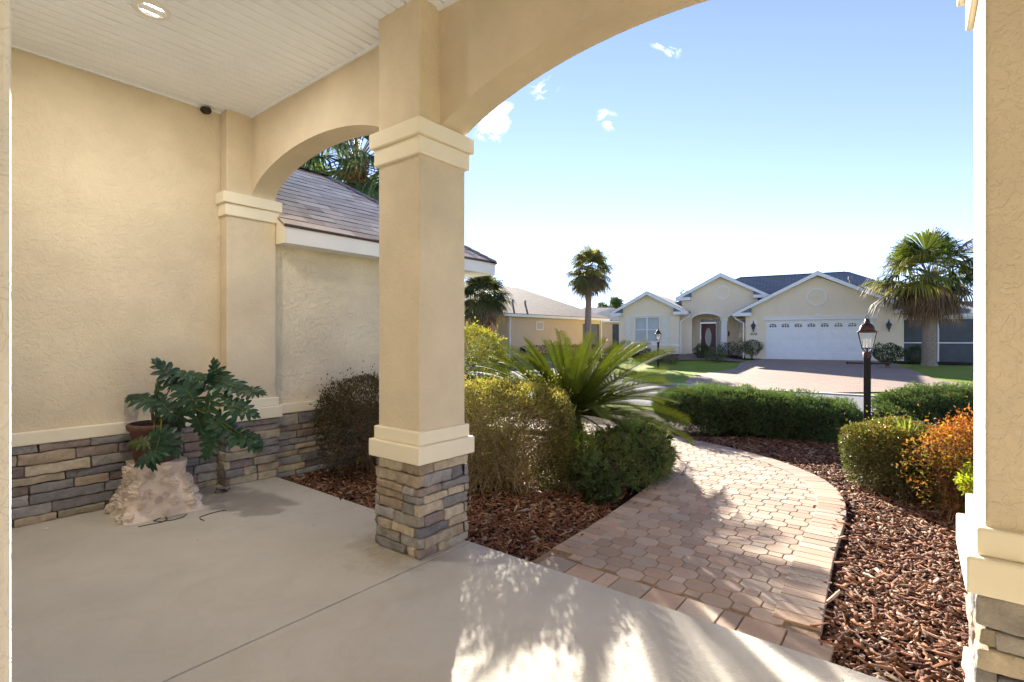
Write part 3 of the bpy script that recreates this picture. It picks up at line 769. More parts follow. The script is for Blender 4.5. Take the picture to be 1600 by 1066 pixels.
ch_regions=[
 (uvpoly([(2.40,1.9),(2.595,1.9),(2.595,2.40),(2.40,2.40)]),26,.018,.002),(uvpoly([(2.3,-.1),(2.595,-.1),(2.595,.5),(2.3,.5)]),34,.02,.002),(uvpoly([(2.40,2.95),(2.595,2.95),(2.595,5.0),(2.40,5.0)]),22,.016,.002),(uvpoly([(.3,3.0),(2.3,3.0),(2.3,5.1),(.3,5.1)]),1.4,.012,.002),
 (uvpoly([(2.605,5.24),(2.605,1.98),(3.3,1.9),(4.6,2.2),(6.4,2.6),(6.2,5.24)]),2300,.034,-.082),
 ([(1.36,2.2),(1.43,2.36),(2.12,3.32),(2.9,4.3),(3.2,5.1),(4.6,5.2),(4.6,2.4),(2.6,1.0)],3000,.036,-.082),
 ([(3.19,5.1),(3.2,5.95),(2.97,6.6),(2.66,7.2),(2.5,7.7),(5.5,7.8),(6.5,6.0),(4.6,5.2)],1500,.04,-.082),
 ([(1.40,2.35),(1.5,2.34),(2.22,3.3),(2.98,4.3),(3.1,4.9),(2.95,4.6),(2.6,4.1),(2.05,3.36)],260,.035,-.035),
 ([(.17,3.36),(.30,3.36),(.95,4.2),(1.6,5.2),(1.45,5.25),(.78,4.2)],140,.03,-.035),
]
mc=chips('mulch_chips',ch_regions); mc['kind']='stuff'
tag(mc,'reddish brown bark chips covering the planting beds beside the paver walkway','mulch')

# ------------------------------------------------------------------ foliage builders
def unit(a): return a/np.maximum(np.linalg.norm(a,axis=1),1e-9)[:,None]
def leaves(P,D,L,Wd,rg,fold=.25,up=None):
    """diamond leaves folded along midrib. P base, D direction, L length, Wd width -> V (n*4,3), F"""
    n=len(P); D=unit(D); Rn=unit(rg.normal(size=(n,3))+(up if up is not None else np.array([0,0,1.2])))
    S=unit(np.cross(D,Rn)); U=np.cross(S,D)
    L=np.asarray(L)[:,None]; Wd=np.asarray(Wd)[:,None]
    V=np.stack([P,P+D*L*.45+S*Wd*.5+U*Wd*fold,P+D*L-U*L*.12,P+D*L*.45-S*Wd*.5+U*Wd*fold],1).reshape(-1,3)
    i=np.arange(n)[:,None]*4
    Fc=np.concatenate([i+np.array([[0,1,2]]),i+np.array([[0,2,3]])])
    return V,Fc
def rep(c,k): return np.repeat(c,k,0)
def nz3(p,s,seed=0): return noise.noise(Vector((p[0]*s+seed,p[1]*s+seed*.7,p[2]*s)))
def hedge_points(n,half,rg,ex=4.0,depth=.07,lump=.05,lumps=3.5,seed=0,bottom=.25,thin=0):
    """points near the surface of a superellipsoid box (half sizes), z from 0..2*hz; returns P,N"""
    out=[];nrm=[]
    hx,hy,hz=half
    while len(out)<n:
        m=n*2; d=unit(rg.normal(size=(m,3))); 
        area=np.abs(d[:,0])**1*1
        r=(np.abs(d[:,0])**ex+np.abs(d[:,1])**ex+np.abs(d[:,2])**ex)**(-1/ex)
        q=d*r[:,None]
        q=q*np.array([hx,hy,hz]); dep=rg.exponential(depth,m)
        g=np.sign(d)*np.abs(q/np.array([hx,hy,hz]))**(ex-1)/np.array([hx,hy,hz]); g=unit(g)
        q=q-g*dep[:,None]
        for i in range(m):
            zz=(q[i,2]/hz+1)/2
            if zz<bottom and rg.random()>(zz/bottom)**1.2*.8+.1: continue
            if thin and rg.random()<thin*(1-zz): continue
            l=noise.noise(Vector((q[i,0]*lumps+seed,q[i,1]*lumps,q[i,2]*lumps)))
            out.append(q[i]+g[i]*l*lump*2); nrm.append(g[i])
            if len(out)>=n: break
    P=np.array(out); P[:,2]+=hz; return P,np.array(nrm)
def mixcol(rg,n,pal,w,var=.2):
    pal=np.array(pal); return pal[rg.choice(len(pal),n,p=np.array(w)/sum(w))]*rg.uniform(1-var,1+var,(n,1))
def twigs(name,roots,n,half,parent,rg,r=.004,hz=None,col=((.20,.14,.09),(.28,.21,.14)),spread=1.0,levels=3,mat=None):
    mb=MB(); hx,hy,h=half; H=2*h
    for k in range(n):
        x=rg.uniform(-hx,hx)*.6*spread; y=rg.uniform(-hy,hy)*.6*spread; p=Vector((x,y,-.02)); pts=[p]
        tx,ty=rg.uniform(-hx,hx)*.97,rg.uniform(-hy,hy)*.97; tz=H*rg.uniform(.6,.98); m=7
        for i in range(1,m+1):
            f=i/m; q=Vector((x+(tx-x)*f**1.2,y+(ty-y)*f**1.2,tz*f))+Vector(rg.normal(0,.022,3)); pts.append(q)
        c=col[0] if rg.random()<.5 else col[1]
        mb.tube(pts,[r*1.6*(1-.75*i/m) for i in range(m+1)],4,c=c,cap=False)
        for _ in range(levels):
            i=int(rg.integers(2,m)); b=pts[i]; d=Vector(rg.normal(0,1,3)); d.z=abs(d.z)*.8+.2; d.normalize(); L=rg.uniform(.1,.28)
            pp=[b,b+d*L*.5+Vector(rg.normal(0,.012,3)),b+d*L]
            mb.tube(pp,[r*.7,r*.5,r*.25],3,c=c,cap=False)
    return mb.build(name,mat or M['twig'],parent,col=True)
def hedge(name,loc,rz,half,n,size,pal,w,label,cat,top=None,topw=None,ex=4,depth=.07,lump=.05,lumps=3.5,seed=1,mat='leaf',asp=.5,bottom=.25,thin=0,tw=60,twr=.004,group=None,wild=.9,sprout=0,twcol=((.20,.14,.09),(.28,.21,.14))):
    rg=np.random.default_rng(seed); root=empty(name,loc,rz,label,cat,group)
    P,Nn_=hedge_points(n,half,rg,ex,depth,lump,lumps,seed,bottom,thin)
    if sprout:
        k=int(n*sprout); i=rg.choice(n,k); P[i]+=np.array([0,0,1])*rg.exponential(.035,k)[:,None]+Nn_[i]*rg.exponential(.02,k)[:,None]
    D=Nn_+rg.normal(0,wild,(n,3))+np.array([0,0,.35]); L=size*rg.uniform(.6,1.35,n)
    V,Fc=leaves(P,D,L,L*asp,rg)
    c=mixcol(rg,n,pal,w)
    if top is not None:
        ct=mixcol(rg,n,top,topw or [1]*len(top)); zz=P[:,2]/(2*half[2]); f=np.clip((zz-.62)/.3+rg.normal(0,.22,n)+.25*np.array([nz3(p,3.5,seed+9) for p in P]),0,1)[:,None]
        c=c*(1-f)+ct*f
    mesh_np('foliage',V,Fc,M[mat],root,col=rep(c,4))
    if tw: twigs('branches',0,tw,half,root,rg,twr,col=twcol)
    return root

OLV=[(.17,.17,.055),(.24,.20,.075),(.12,.14,.04),(.32,.24,.11),(.21,.15,.075)]
GOLD=[(.29,.25,.08),(.24,.23,.07),(.29,.20,.10),(.18,.20,.055)]
zb=-.09
# golden hedge behind the centre column
hedge('golden_hedge',(-.22,5.13,zb),R(0),(.80,.50,.52),36000,.026,OLV,[3,3,2,3,2],'clipped golden yellow hedge with bare brown stems right beside the centre column','hedge',
      GOLD,[4,3,3,2],ex=5,depth=.085,lump=.03,seed=4,bottom=.4,thin=.28,tw=190,twr=.0038,sprout=.12,twcol=((.34,.25,.16),(.46,.35,.23)))
# dark hedge by the wing wall
p=uvw(4.0,4.70); DK=[(.10,.085,.05),(.125,.10,.05),(.075,.085,.04),(.16,.11,.07)]
hedge('dark_hedge',(p.x,p.y,zb),PORCH_ROT,(1.10,.40,.53),22000,.028,DK,[3,3,3,2],'shaded dark olive hedge with sparse lower twigs against the stone base of the garage wing','hedge',
      [(.11,.07,.04),(.09,.09,.035),(.13,.085,.05)],[2,2,2],ex=5,depth=.09,lump=.03,seed=6,bottom=.6,thin=.55,tw=150,twr=.004,sprout=.1)
# tall shrub with red tips further back
hedge('tall_shrub',(-.85,8.3,-.1),0,(.80,.62,.83),22000,.036,[(.10,.14,.03),(.07,.11,.03),(.16,.15,.04)],[3,3,2],'tall bushy shrub with yellow and orange new tips rising behind the golden hedge','shrub',
      [(.27,.27,.05),(.30,.15,.06),(.17,.21,.045)],[3,2,3],ex=3.2,depth=.10,lump=.09,seed=8,bottom=.3,tw=40,sprout=.15)
# juniper tufts
def juniper(name,loc,rz,half,n,label,seed,ex=3,size=.05,pal=None,w=None,tips=None,lump=.09,lumps=4,depth=.06,bottom=.12,group=None,tw=50,topz=.35):
    rg=np.random.default_rng(seed); root=empty(name,loc,rz,label,'juniper hedge' if half[0]>.9 else 'juniper bush',group)
    P,Nn_=hedge_points(n,half,rg,ex,depth,lump,lumps,seed,bottom)
    K=9; D0=unit(Nn_*.9+rg.normal(0,.75,(n,3))+np.array([0,0,.25]))
    pal=pal or [(.12,.18,.07),(.09,.145,.06),(.155,.205,.08),(.07,.11,.05)]; c=mixcol(rg,n,pal,w or [3,3,2,2])
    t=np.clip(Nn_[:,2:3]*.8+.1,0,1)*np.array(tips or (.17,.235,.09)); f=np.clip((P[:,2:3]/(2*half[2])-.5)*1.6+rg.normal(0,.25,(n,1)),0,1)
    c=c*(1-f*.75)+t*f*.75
    PP=[];DD=[];LL=[];CC=[]
    for k in range(K):
        s=k/(K-1); PP.append(P+D0*(size*.9*s)); dd=D0*(.9+.4*s)+rg.normal(0,.55,(n,3)); DD.append(dd); LL.append(size*(.62-.22*s)*rg.uniform(.7,1.2,n)); CC.append(c*rg.uniform(.8,1.2,(n,1)))
    P=np.concatenate(PP);D=np.concatenate(DD);L=np.concatenate(LL);V,Fc=leaves(P,D,L,L*.22,rg,.1)
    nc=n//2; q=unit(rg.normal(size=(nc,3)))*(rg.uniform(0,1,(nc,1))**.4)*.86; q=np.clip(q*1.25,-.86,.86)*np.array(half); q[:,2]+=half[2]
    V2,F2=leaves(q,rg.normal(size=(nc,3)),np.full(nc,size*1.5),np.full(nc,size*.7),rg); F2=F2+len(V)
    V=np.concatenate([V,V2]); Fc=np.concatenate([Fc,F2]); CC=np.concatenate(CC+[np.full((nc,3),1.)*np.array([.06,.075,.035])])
    mesh_np('foliage',V,Fc,M['juniper'],root,col=rep(CC,4))
    if tw: twigs('branches',0,tw,half,root,rg,.004,col=((.16,.11,.08),(.22,.15,.10)))
    return root
e=math.atan2(2.0,1.25)
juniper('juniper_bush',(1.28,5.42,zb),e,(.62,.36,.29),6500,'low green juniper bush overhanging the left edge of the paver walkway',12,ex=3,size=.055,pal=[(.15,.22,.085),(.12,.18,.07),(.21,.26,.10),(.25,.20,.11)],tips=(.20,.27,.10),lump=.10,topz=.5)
hedge('small_leafy_bush',(.62,5.02,zb),0,(.34,.34,.30),5200,.03,[(.07,.10,.025),(.13,.15,.03),(.05,.07,.02)],[3,3,2],'loose small leafed bush between the golden hedge and the sago palm','bush',[(.26,.33,.05),(.2,.26,.04)],[1,1],ex=2.4,depth=.12,lump=.1,seed=15,bottom=.2,tw=50,sprout=.2)
juniper('juniper_sprig',(.80,4.62,zb),R(50),(.24,.16,.2),900,'scraggly juniper sprig at the foot of the hedge near the paver edge',13,ex=2.2,size=.05,lump=.16,tw=20)
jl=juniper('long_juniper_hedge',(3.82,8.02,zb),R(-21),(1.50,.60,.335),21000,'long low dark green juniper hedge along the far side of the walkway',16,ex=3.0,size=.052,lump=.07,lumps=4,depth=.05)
jl.rotation_euler[1]=R(3.5)
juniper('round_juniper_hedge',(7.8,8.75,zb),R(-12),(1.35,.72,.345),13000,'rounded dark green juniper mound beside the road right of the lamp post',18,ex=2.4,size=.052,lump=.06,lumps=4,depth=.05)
juniper('small_juniper_tuft',(5.85,7.9,zb),0,(.30,.25,.20),900,'small juniper tuft behind the lamp post between the two juniper hedges',19,ex=2.2,size=.07,lump=.1,tw=10)
# clipped cube shrub right of the walkway
hedge('clipped_shrub',(3.72,4.92,zb),R(10),(.37,.40,.34),26000,.026,[(.11,.135,.05),(.15,.155,.06),(.20,.15,.075),(.08,.10,.04)],[3,3,2,3],'clipped boxy shrub with yellow green and reddish tips at the right edge of the walkway','shrub',
      [(.22,.21,.04),(.26,.13,.045),(.12,.13,.03)],[4,2,3],ex=4.5,depth=.06,lump=.02,seed=22,bottom=.35,thin=.25,tw=150,mat='waxy',sprout=.06)
# grass blades growing out of it
def blades(name,loc,n,L,label,seed,parent=None):
    rg=np.random.default_rng(seed); mb=MB()
    for k in range(n):
        a=rg.uniform(0,2*PI); t=rg.uniform(.05,.45); l=L*rg.uniform(.6,1.1); d=Vector((math.cos(a)*t,math.sin(a)*t,1)).normalized(); s=Vector((-math.sin(a),math.cos(a),0))*.006
        p=Vector((math.cos(a)*.01,math.sin(a)*.01,0)); pts=[p,p+d*l*.5,p+d*l*.85+Vector((math.cos(a),math.sin(a),0))*l*.05,p+d*l+Vector((math.cos(a),math.sin(a),-.1))*l*.14]
        ws=[.8,1,.6,.02]; V=[]
        for q,w_ in zip(pts,ws): V+=[tuple(q-s*w_),tuple(q+s*w_)]
        g=rg.uniform(.8,1.2); mb.add(V,[(0,1,3,2),(2,3,5,4),(4,5,7,6)],(.30*g,.36*g,.09*g))
    o=mb.build(name,M['leaf'],None,loc=loc,col=True); return tag(o,label,'grass tuft')
blades('grass_tuft',(3.60,4.66,.44),16,.26,'pale green grass blades sprouting out of the top of the clipped boxy shrub',3)
# orange shrub beside the right column
hedge('orange_shrub',(3.80,4.08,zb),R(20),(.44,.42,.44),14000,.03,[(.26,.11,.045),(.30,.14,.05),(.19,.08,.035),(.16,.17,.05),(.11,.13,.04)],[4,3,3,3,3],'orange red leaved shrub with yellow green patches beside the right column','shrub',
      [(.42,.15,.045),(.36,.10,.035),(.45,.24,.05)],[4,3,1],ex=2.4,depth=.12,lump=.10,lumps=4,seed=25,bottom=.15,thin=.1,tw=150,twr=.003,sprout=.2,twcol=((.32,.16,.09),(.38,.24,.15)))
hedge('yellow_green_shrub',(3.60,3.78,.24),R(20),(.33,.18,.12),2600,.032,[(.36,.40,.05),(.42,.42,.05),(.28,.34,.05)],[3,3,2],'bright yellow green leafy growth in the middle of the orange shrub','shrub',ex=2.2,depth=.05,lump=.06,seed=27,bottom=.0,tw=14)

# ------------------------------------------------------------------ sago palm
def sago(loc,label):
    rg=np.random.default_rng(41); root=empty('sago_palm',loc,0,label,'sago palm')
    mb=MB(); zc=.62
    mb.lathe([(.12,-.05),(.15,.1),(.15,.45),(.12,.60),(.03,.68)],16).build('trunk',M['boot'],root)
    V=[];Fc=[];C=[];nv=0; st=MB()
    K=84
    for k in range(K):
        az=k*2.39996+rg.normal(0,.12); el=R(74-76*(k/K)**.8)+rg.normal(0,.06)   # inner fronds steeper
        Lf=rg.uniform(1.15,1.40)*(1 if k>14 else .78); pts=[];p=np.array([.06*math.cos(az),.06*math.sin(az),zc]); e=el; m=26
        for i in range(m+1):
            pts.append(p.copy()); d=np.array([math.cos(az)*math.cos(e),math.sin(az)*math.cos(e),math.sin(e)]); p=p+d*Lf/m; e-=(.014+.020*(k/K))*(.35+1.3*i/m)
        pts=np.array(pts); st.tube([tuple(q) for q in pts],[.010*(1-.85*i/m) for i in range(m+1)],4,cap=False)
        nl=74; tone=rg.uniform(.85,1.15)
        roll=rg.normal(0,.45)
        for sgn in (-1,1):
            t=np.linspace(.13,.995,nl); f=t*m; i0=np.minimum(f.astype(int),m-1); fr=(f-i0)[:,None]
            P=pts[i0]*(1-fr)+pts[i0+1]*fr; T=unit(pts[i0+1]-pts[i0]); S=unit(np.cross(T,np.array([0,0,1.])+T*0)); U=np.cross(S,T); U=U*np.sign(U[:,2:3]+1e-9); S,U=S*math.cos(roll)+U*math.sin(roll),U*math.cos(roll)-S*math.sin(roll)
            ll=.150*np.minimum(1,(t/.22)**.7)*np.minimum(1,np.maximum(0,(1.01-t)/.10))**.5
            ang=np.interp(t,[.1,.5,1],[1.2,1.0,.62])[:,None]
            D=unit(T*np.cos(ang)+sgn*S*np.sin(ang)*.86+U*np.sin(ang)*.50)
            wd=.0050; tip=P+D*ll[:,None]-np.array([0,0,.16])*ll[:,None]*.45; mid=P+D*(ll*.5)[:,None]
            Wv=T*wd
            vv=np.stack([P-Wv,P+Wv,mid+Wv,mid-Wv,tip],1).reshape(-1,3); b=nv+np.arange(nl)*5
            Fc+= [ (x,x+1,x+2) for x in b]+[(x,x+2,x+3) for x in b]+[(x+3,x+2,x+4) for x in b]
            V.append(vv); nv+=nl*5
            c=np.array([.055,.088,.016])*tone; tipc=np.array([.17,.17,.025]); fcol=(c[None]*(1-.35*t[:,None])+tipc[None]*.35*t[:,None])*rg.uniform(.85,1.15,(nl,1))
            cc=np.stack([fcol,fcol,fcol,fcol,fcol*np.array([1.6,1.25,.9])],1).reshape(-1,3); C.append(cc)
    mesh_np('leaflets',np.concatenate(V),Fc,M['sago'],root,col=np.concatenate(C))
    st.build('frond_stems',plain('frond_stem',(.07,.08,.02),.8,.1),root)
    return root
sago((.68,6.0,zb),'large sago palm with arching green fronds above the hedges')

# ------------------------------------------------------------------ fan palms
def fans(rg,n,R0,petL,fanR,nseg,elr,pal,w,droop=.35,seg_w=.05,spread=2.3,hang=0,origin=(0,0,0)):
    V=[];Fc=[];C=[];nv=0; st=[]
    o=np.array(origin,float)
    for k in range(n):
        az=k*2.39996+rg.normal(0,.25); f=k/max(n-1,1); el=elr[0]+(elr[1]-elr[0])*f+rg.normal(0,.12+.12*hang)
        d=np.array([math.cos(az)*math.cos(el),math.sin(az)*math.cos(el),math.sin(el)]); pl=petL*rg.uniform(.75,1.15); hub=o+d*pl-np.array([0,0,1])*pl*pl*.12*(1+hang)
        st.append((tuple(o+d*.05),tuple(o+d*pl*.55+np.array([0,0,.03])),tuple(hub)))
        out=unit((d-np.array([0,0,droop+hang*.7]))[None])[0]; side=unit(np.cross(out,[0,0,1.])[None])[0]; up=np.cross(side,out)
        fr=fanR*rg.uniform(.8,1.15); c=np.array(pal)[rg.choice(len(pal),p=np.array(w)/sum(w))]*rg.uniform(.8,1.2)
        A=np.linspace(-spread/1.0,spread/1.0,nseg)+rg.normal(0,.03,nseg)
        for a in A:
            dd=out*math.cos(a*.62)+side*math.sin(a*.62)*(1.0)+up*(.10*math.cos(a)-.22*abs(math.sin(a*.6))); dd/=np.linalg.norm(dd)
            if abs(a)>1.9: dd=dd-out*.25; dd/=np.linalg.norm(dd)
            l=fr*(1-.12*abs(a)/spread)*rg.uniform(.85,1.1); ss=np.cross(dd,up); ss/=np.linalg.norm(ss)+1e-9; w_=seg_w*fr*.5
            mid=hub+dd*l*.55; tip=hub+dd*l-np.array([0,0,1])*l*(.22+.25*rg.random()+hang*.3)
            q=hub+dd*l*.8-np.array([0,0,1])*l*.07*(1+hang)
            V+=[hub,mid-ss*w_,mid+ss*w_,q-ss*w_*.7,q+ss*w_*.7,tip]
            Fc+=[(nv,nv+1,nv+2),(nv+1,nv+3,nv+2),(nv+2,nv+3,nv+4),(nv+3,nv+5,nv+4)]; nv+=6
            cc=c*rg.uniform(.85,1.15); C+=[cc]*5+[cc*np.array([1.35,1.15,.9])]
    return np.array(V),np.array(Fc),np.array(C),st
def palm(name,loc,H,r0,r1,R0,label,seed,green=32,dead=16,nseg=30,boots=.8,fan=.55,pet=.62,gpal=None,gw=None,elr=(1.35,-.35),lean=(0,0),dpal=None,group=None,dela=(-.2,-1.1),segw=.075,dfan=1.0):
    rg=np.random.default_rng(seed); root=empty(name,loc,0,label,'palm tree',group)
    t=MB(); m=14; pts=[(lean[0]*(i/m)**1.5,lean[1]*(i/m)**1.5,-.1+(H+.1)*i/m) for i in range(m+1)]
    rr=[r0*(1.25 if i==0 else 1)*(1-(1-r1/r0)*(i/m)) for i in range(m+1)]; t.tube(pts,rr,16).build('trunk',M['trunk'],root)
    top=np.array([lean[0],lean[1],H])
    if boots:
        b=MB(); nb=int(boots/.055)
        for k in range(nb*5):
            z=H-boots+boots*k/(nb*5); a=k*2.39996; rad=r1*(1.0+.35*(z-(H-boots))/boots); d=Vector((math.cos(a),math.sin(a),0)); s=Vector((-math.sin(a),math.cos(a),0))
            p=Vector((lean[0],lean[1],z))+d*rad*.75; q=p+d*rg.uniform(.09,.17)+Vector((0,0,rg.uniform(.10,.2)))
            V=[p-s*.07,p+s*.07,q+s*.035,q-s*.035,p-s*.05+d*.05-Vector((0,0,.03)),p+s*.05+d*.05-Vector((0,0,.03)),q+s*.03+d*.02,q-s*.03+d*.02]
            b.add([tuple(x) for x in V],[(0,1,2,3),(7,6,5,4),(0,4,5,1),(1,5,6,2),(2,6,7,3),(3,7,4,0)])
        b.build('boots',M['boot'],root)
    gpal=gpal or [(.075,.10,.03),(.10,.13,.03),(.15,.15,.035),(.055,.08,.03)]
    V,Fc,C,st=fans(rg,green,0,pet*R0,fan*R0,nseg,elr,gpal,gw or [3,3,2,2],origin=top,seg_w=segw)
    mesh_np('crown',V,Fc,M['palm'],root,col=C)
    s=MB(); 
    for a,b_,c in st: s.tube([a,b_,c],[.018,.014,.008],4,cap=False)
    if dead:
        V,Fc,C,st=fans(rg,dead,0,pet*R0*.8*(dfan**.5),fan*R0*dfan,nseg,dela,dpal or [(.20,.14,.09),(.27,.19,.12),(.14,.10,.07),(.32,.23,.15)],[3,3,2,2],droop=.45,hang=.3,origin=top-np.array([0,0,.15]),seg_w=segw*.8)
        mesh_np('dead_fronds',V,Fc,M['dead'],root,col=C)
        for a,b_,c in st: s.tube([a,b_,c],[.018,.014,.008],4,cap=False)
    s.build('leaf_stalks',plain('leaf_stalk',(.20,.17,.07),.6,.3),root)
    return root
def at(px,Y): return ((px-800)/F*Y,Y)
# big palm right of the garage
x,y=onz(1452,578,.12); z0=zg(x,y)
Hp=1.4+(530-432)*y/F-z0
palm('fan_palm',(x,y,z0),Hp,.26,.23,2.35,'thick fan palm with a heavy skirt of dead brown fronds right of the garage',51,green=46,dead=44,nseg=34,boots=1.7,fan=.52,pet=.55,gpal=[(.10,.13,.04),(.14,.17,.04),(.24,.23,.05),(.18,.14,.08),(.07,.10,.04)],gw=[3,3,2,2,2],elr=(1.4,-.25),dela=(.0,-1.15),segw=.055,dfan=.74)
# tall slender palm
y=33.5; x=at(918,y)[0]; z0=zg(x,y); Hp=1.4+(530-422)*y/F-z0
palm('fan_palm',(x,y,z0),Hp,.24,.17,1.75,'tall slender fan palm with a round crown left of the cream house',52,green=44,dead=16,nseg=26,boots=.9,fan=.62,pet=.5,gpal=[(.20,.19,.06),(.24,.21,.07),(.14,.15,.05)],gw=[3,3,2],elr=(1.4,-.75),lean=(.15,0))
# left palm by the brown roofed house
y=27.0; x=at(757,y)[0]; z0=zg(x,y); Hp=1.4+(530-462)*y/F-z0
palm('fan_palm',(x,y,z0),Hp,.24,.20,1.55,'short dark fan palm in front of the brown roofed house',53,green=44,dead=22,nseg=26,boots=.8,fan=.62,pet=.5,gpal=[(.06,.075,.035),(.09,.10,.03),(.14,.13,.04)],gw=[4,3,1],elr=(1.4,-.6))
# close palm behind the wing roof
y=13.2; x=at(556,y)[0]
palm('fan_palm',(x,y,.0),5.9,.2,.18,2.5,'blue green fan palm showing above the shingled garage wing roof',54,green=80,dead=0,nseg=34,boots=.8,fan=.58,pet=.55,gpal=[(.13,.19,.11),(.17,.23,.13),(.10,.15,.09)],gw=[3,3,2],elr=(1.4,-1.05),segw=.05)

# ------------------------------------------------------------------ broad leaf trees far away and small shrubs
def ball_shrub(name,loc,half,n,size,pal,label,seed,cat='shrub',tw=14,stem=0,group=None,ex=2.2,top=None,sc=0):
    lo=(loc[0],loc[1],loc[2])
    r=hedge(name,(loc[0],loc[1],loc[2]+stem),0,half,n,size,pal,[1]*len(pal),label,cat,top=top,ex=ex,depth=half[0]*.14,lump=half[0]*.16,lumps=2.2/half[0]*.8,seed=seed,bottom=.1,tw=0,group=group,asp=.6)
    if stem or tw:
        rg=np.random.default_rng(seed); mb=MB()
        for k in range(6):
            a=rg.uniform(0,2*PI); t=rg.uniform(.1,.5); mb.tube([(0,0,-stem-.05),(math.cos(a)*t*half[0]*.3,math.sin(a)*t*half[0]*.3,-stem*.3),(math.cos(a)*t*half[0],math.sin(a)*t*half[0],half[2]*.9)],[.035,.025,.012],5,c=(.2,.15,.11),cap=False)
        mb.build('branches',M['twig'],r,col=True)
    return r
GR=[(.05,.085,.03),(.07,.11,.035),(.035,.06,.025)]
def fpos(px,py,z): x,y=onz(px,py,z); return x,y,zg(x,y)
def sh(px,py,z,wpx,hpx,seed,label,pal=GR,n=2200,stem=0,name='round_shrub',top=None,size=.05):
    x,y=onz(px,py,z); z0=zg(x,y); s=y/F
    return ball_shrub(name,(x,y,z0),(wpx*s/2,wpx*s/2*.9,hpx*s/2-stem/2),n,size,pal,label,seed,stem=stem,top=top)
sh(1387,575,.25,42,38,61,'dark green ball shaped shrub at the right end of the garage front',stem=.18,n=3500)
sh(1175,563,.25,29,30,62,'leafy topiary shrub on short bare stems left of the garage door',[(.07,.12,.03),(.12,.17,.04),(.05,.08,.03)],stem=.3,n=2500)
sh(1097,560,.35,24,21,63,'dark shrub left of the pale bush in front of the entry')
sh(1119,562,.35,32,21,64,'pale grey green rounded bush in front of the entry column',[(.15,.17,.09),(.22,.23,.13),(.10,.13,.06)])
sh(1140,558,.38,34,22,65,'dark rounded bush directly right of the pale bush at the entry')
sh(1122,553,.45,26,18,66,'low bush by the red entry door behind the pale bush',[(.08,.11,.04),(.12,.14,.05)])
sh(976,557,.4,30,18,67,'flowering pale bush at the left corner of the cream house',[(.20,.17,.12),(.13,.13,.07),(.26,.22,.17)],n=1600)
sh(1004,555,.45,26,14,68,'green low bush under the left half of the front window',n=1500)
sh(1030,559,.4,30,18,69,'bushy shrub beside the foot of the far lamp post',[(.10,.12,.04),(.16,.16,.06)],n=1600)
sh(1048,560,.4,22,14,70,'dry straw coloured bush right of the far lamp post',[(.26,.22,.13),(.2,.18,.1)],n=1200)
sh(1430,574,.15,26,28,71,'dark bush behind the trunk of the thick fan palm',n=2000)
def tree(px,py,Y,wpx,hpx,seed,label,n=5000):
    x,y=at(px,Y); s=Y/F; zc=1.4+(530-py)*s; root=empty('broadleaf_tree',(x,y,zg(x,y)),0,label,'tree'); rg=np.random.default_rng(seed); z0=zg(x,y)
    hx,hz=wpx*s/2,hpx*s/2; mb=MB(); ht=zc-z0
    mb.tube([(0,0,-.2),(.1,0,ht*.4),(0,.1,ht*.8)],[.14,.1,.06],8,c=(.2,.16,.12))
    blobs=[]
    for k in range(14):
        d=rg.normal(size=3); d/=np.linalg.norm(d); c=np.array([d[0]*hx*.72,d[1]*hx*.72,ht+d[2]*hz*.6]); blobs.append(c); mb.tube([(0,.05,ht*.6),tuple(c*np.array([.5,.5,.9])),tuple(c)],[.05,.03,.012],5,c=(.2,.16,.12),cap=False)
    mb.build('trunk',M['twig'],root,col=True)
    P=[];Cc=[]
    for c in blobs:
        m=n//14; d=unit(rg.normal(size=(m,3))); r=rg.uniform(.1,1,(m,1))**.5*hx*.38; P.append(c+d*r*np.array([1,1,.7])); Cc.append(mixcol(rg,m,[(.07,.10,.035),(.10,.13,.05),(.05,.075,.03)],[1,1,1])*rg.uniform(.8,1.2))
    P=np.concatenate(P); V,Fc=leaves(P,rg.normal(size=P.shape),np.full(len(P),hx*.09),np.full(len(P),hx*.05),rg)
    mesh_np('crown',V,Fc,M['leaf'],root,col=rep(np.concatenate(Cc),4)); return root
tree(955,478,62,48,32,81,'rounded green tree behind the roofs between the two houses')
tree(1069,458,58,16,16,82,'small airy treetop just left of the centre gable of the cream house',1600)

# ------------------------------------------------------------------ cream house across the road (x right, y away from the garage door)
CH=empty('cream_house',(G.x,G.y,0),R(-28.82),'cream house with grey roof, three white trimmed gables, red door and white garage door','house')
def gable_roof(name,mat,parent,xl,xr,xp,y0,y1,ze,zp,th=.12,rake=True,over=.0,trimw=.16):
    """ridge along y. xl,xr eave ends, xp ridge"""
    o=quad_uv(name,[[(xl,y0,ze),(xp,y0,zp),(xp,y1,zp),(xl,y1,ze)],[(xp,y0,zp),(xr,y0,ze),(xr,y1,ze),(xp,y1,zp)]],mat,parent,th*.4)
    if rake:
        mb=MB(); d=.06
        L=[(xl,ze-.02-trimw),(xl,ze-.03),(xp,zp-.03),(xp,zp-.03-trimw*1.15)]
        Rr=[(xp,zp-.03-trimw*1.15),(xp,zp-.03),(xr,ze-.03),(xr,ze-.02-trimw)]
        mb.prism(L,'y',y0-.03,y0+.02); mb.prism(Rr,'y',y0-.03,y0+.02)
        mb.build('rake_trim',M['white'],o)
        # soffit strips under the rake
        mb=MB(); 
        mb.prism([(xl+.02,ze-.17),(xl+.02,ze-.15),(xp,zp-.17),(xp,zp-.19)],'y',y0+.021,y0+over)
        mb.prism([(xp,zp-.19),(xp,zp-.17),(xr-.02,ze-.15),(xr-.02,ze-.17)],'y',y0+.021,y0+over)
        mb.build('soffit',M['vinyl'],o)
    return o
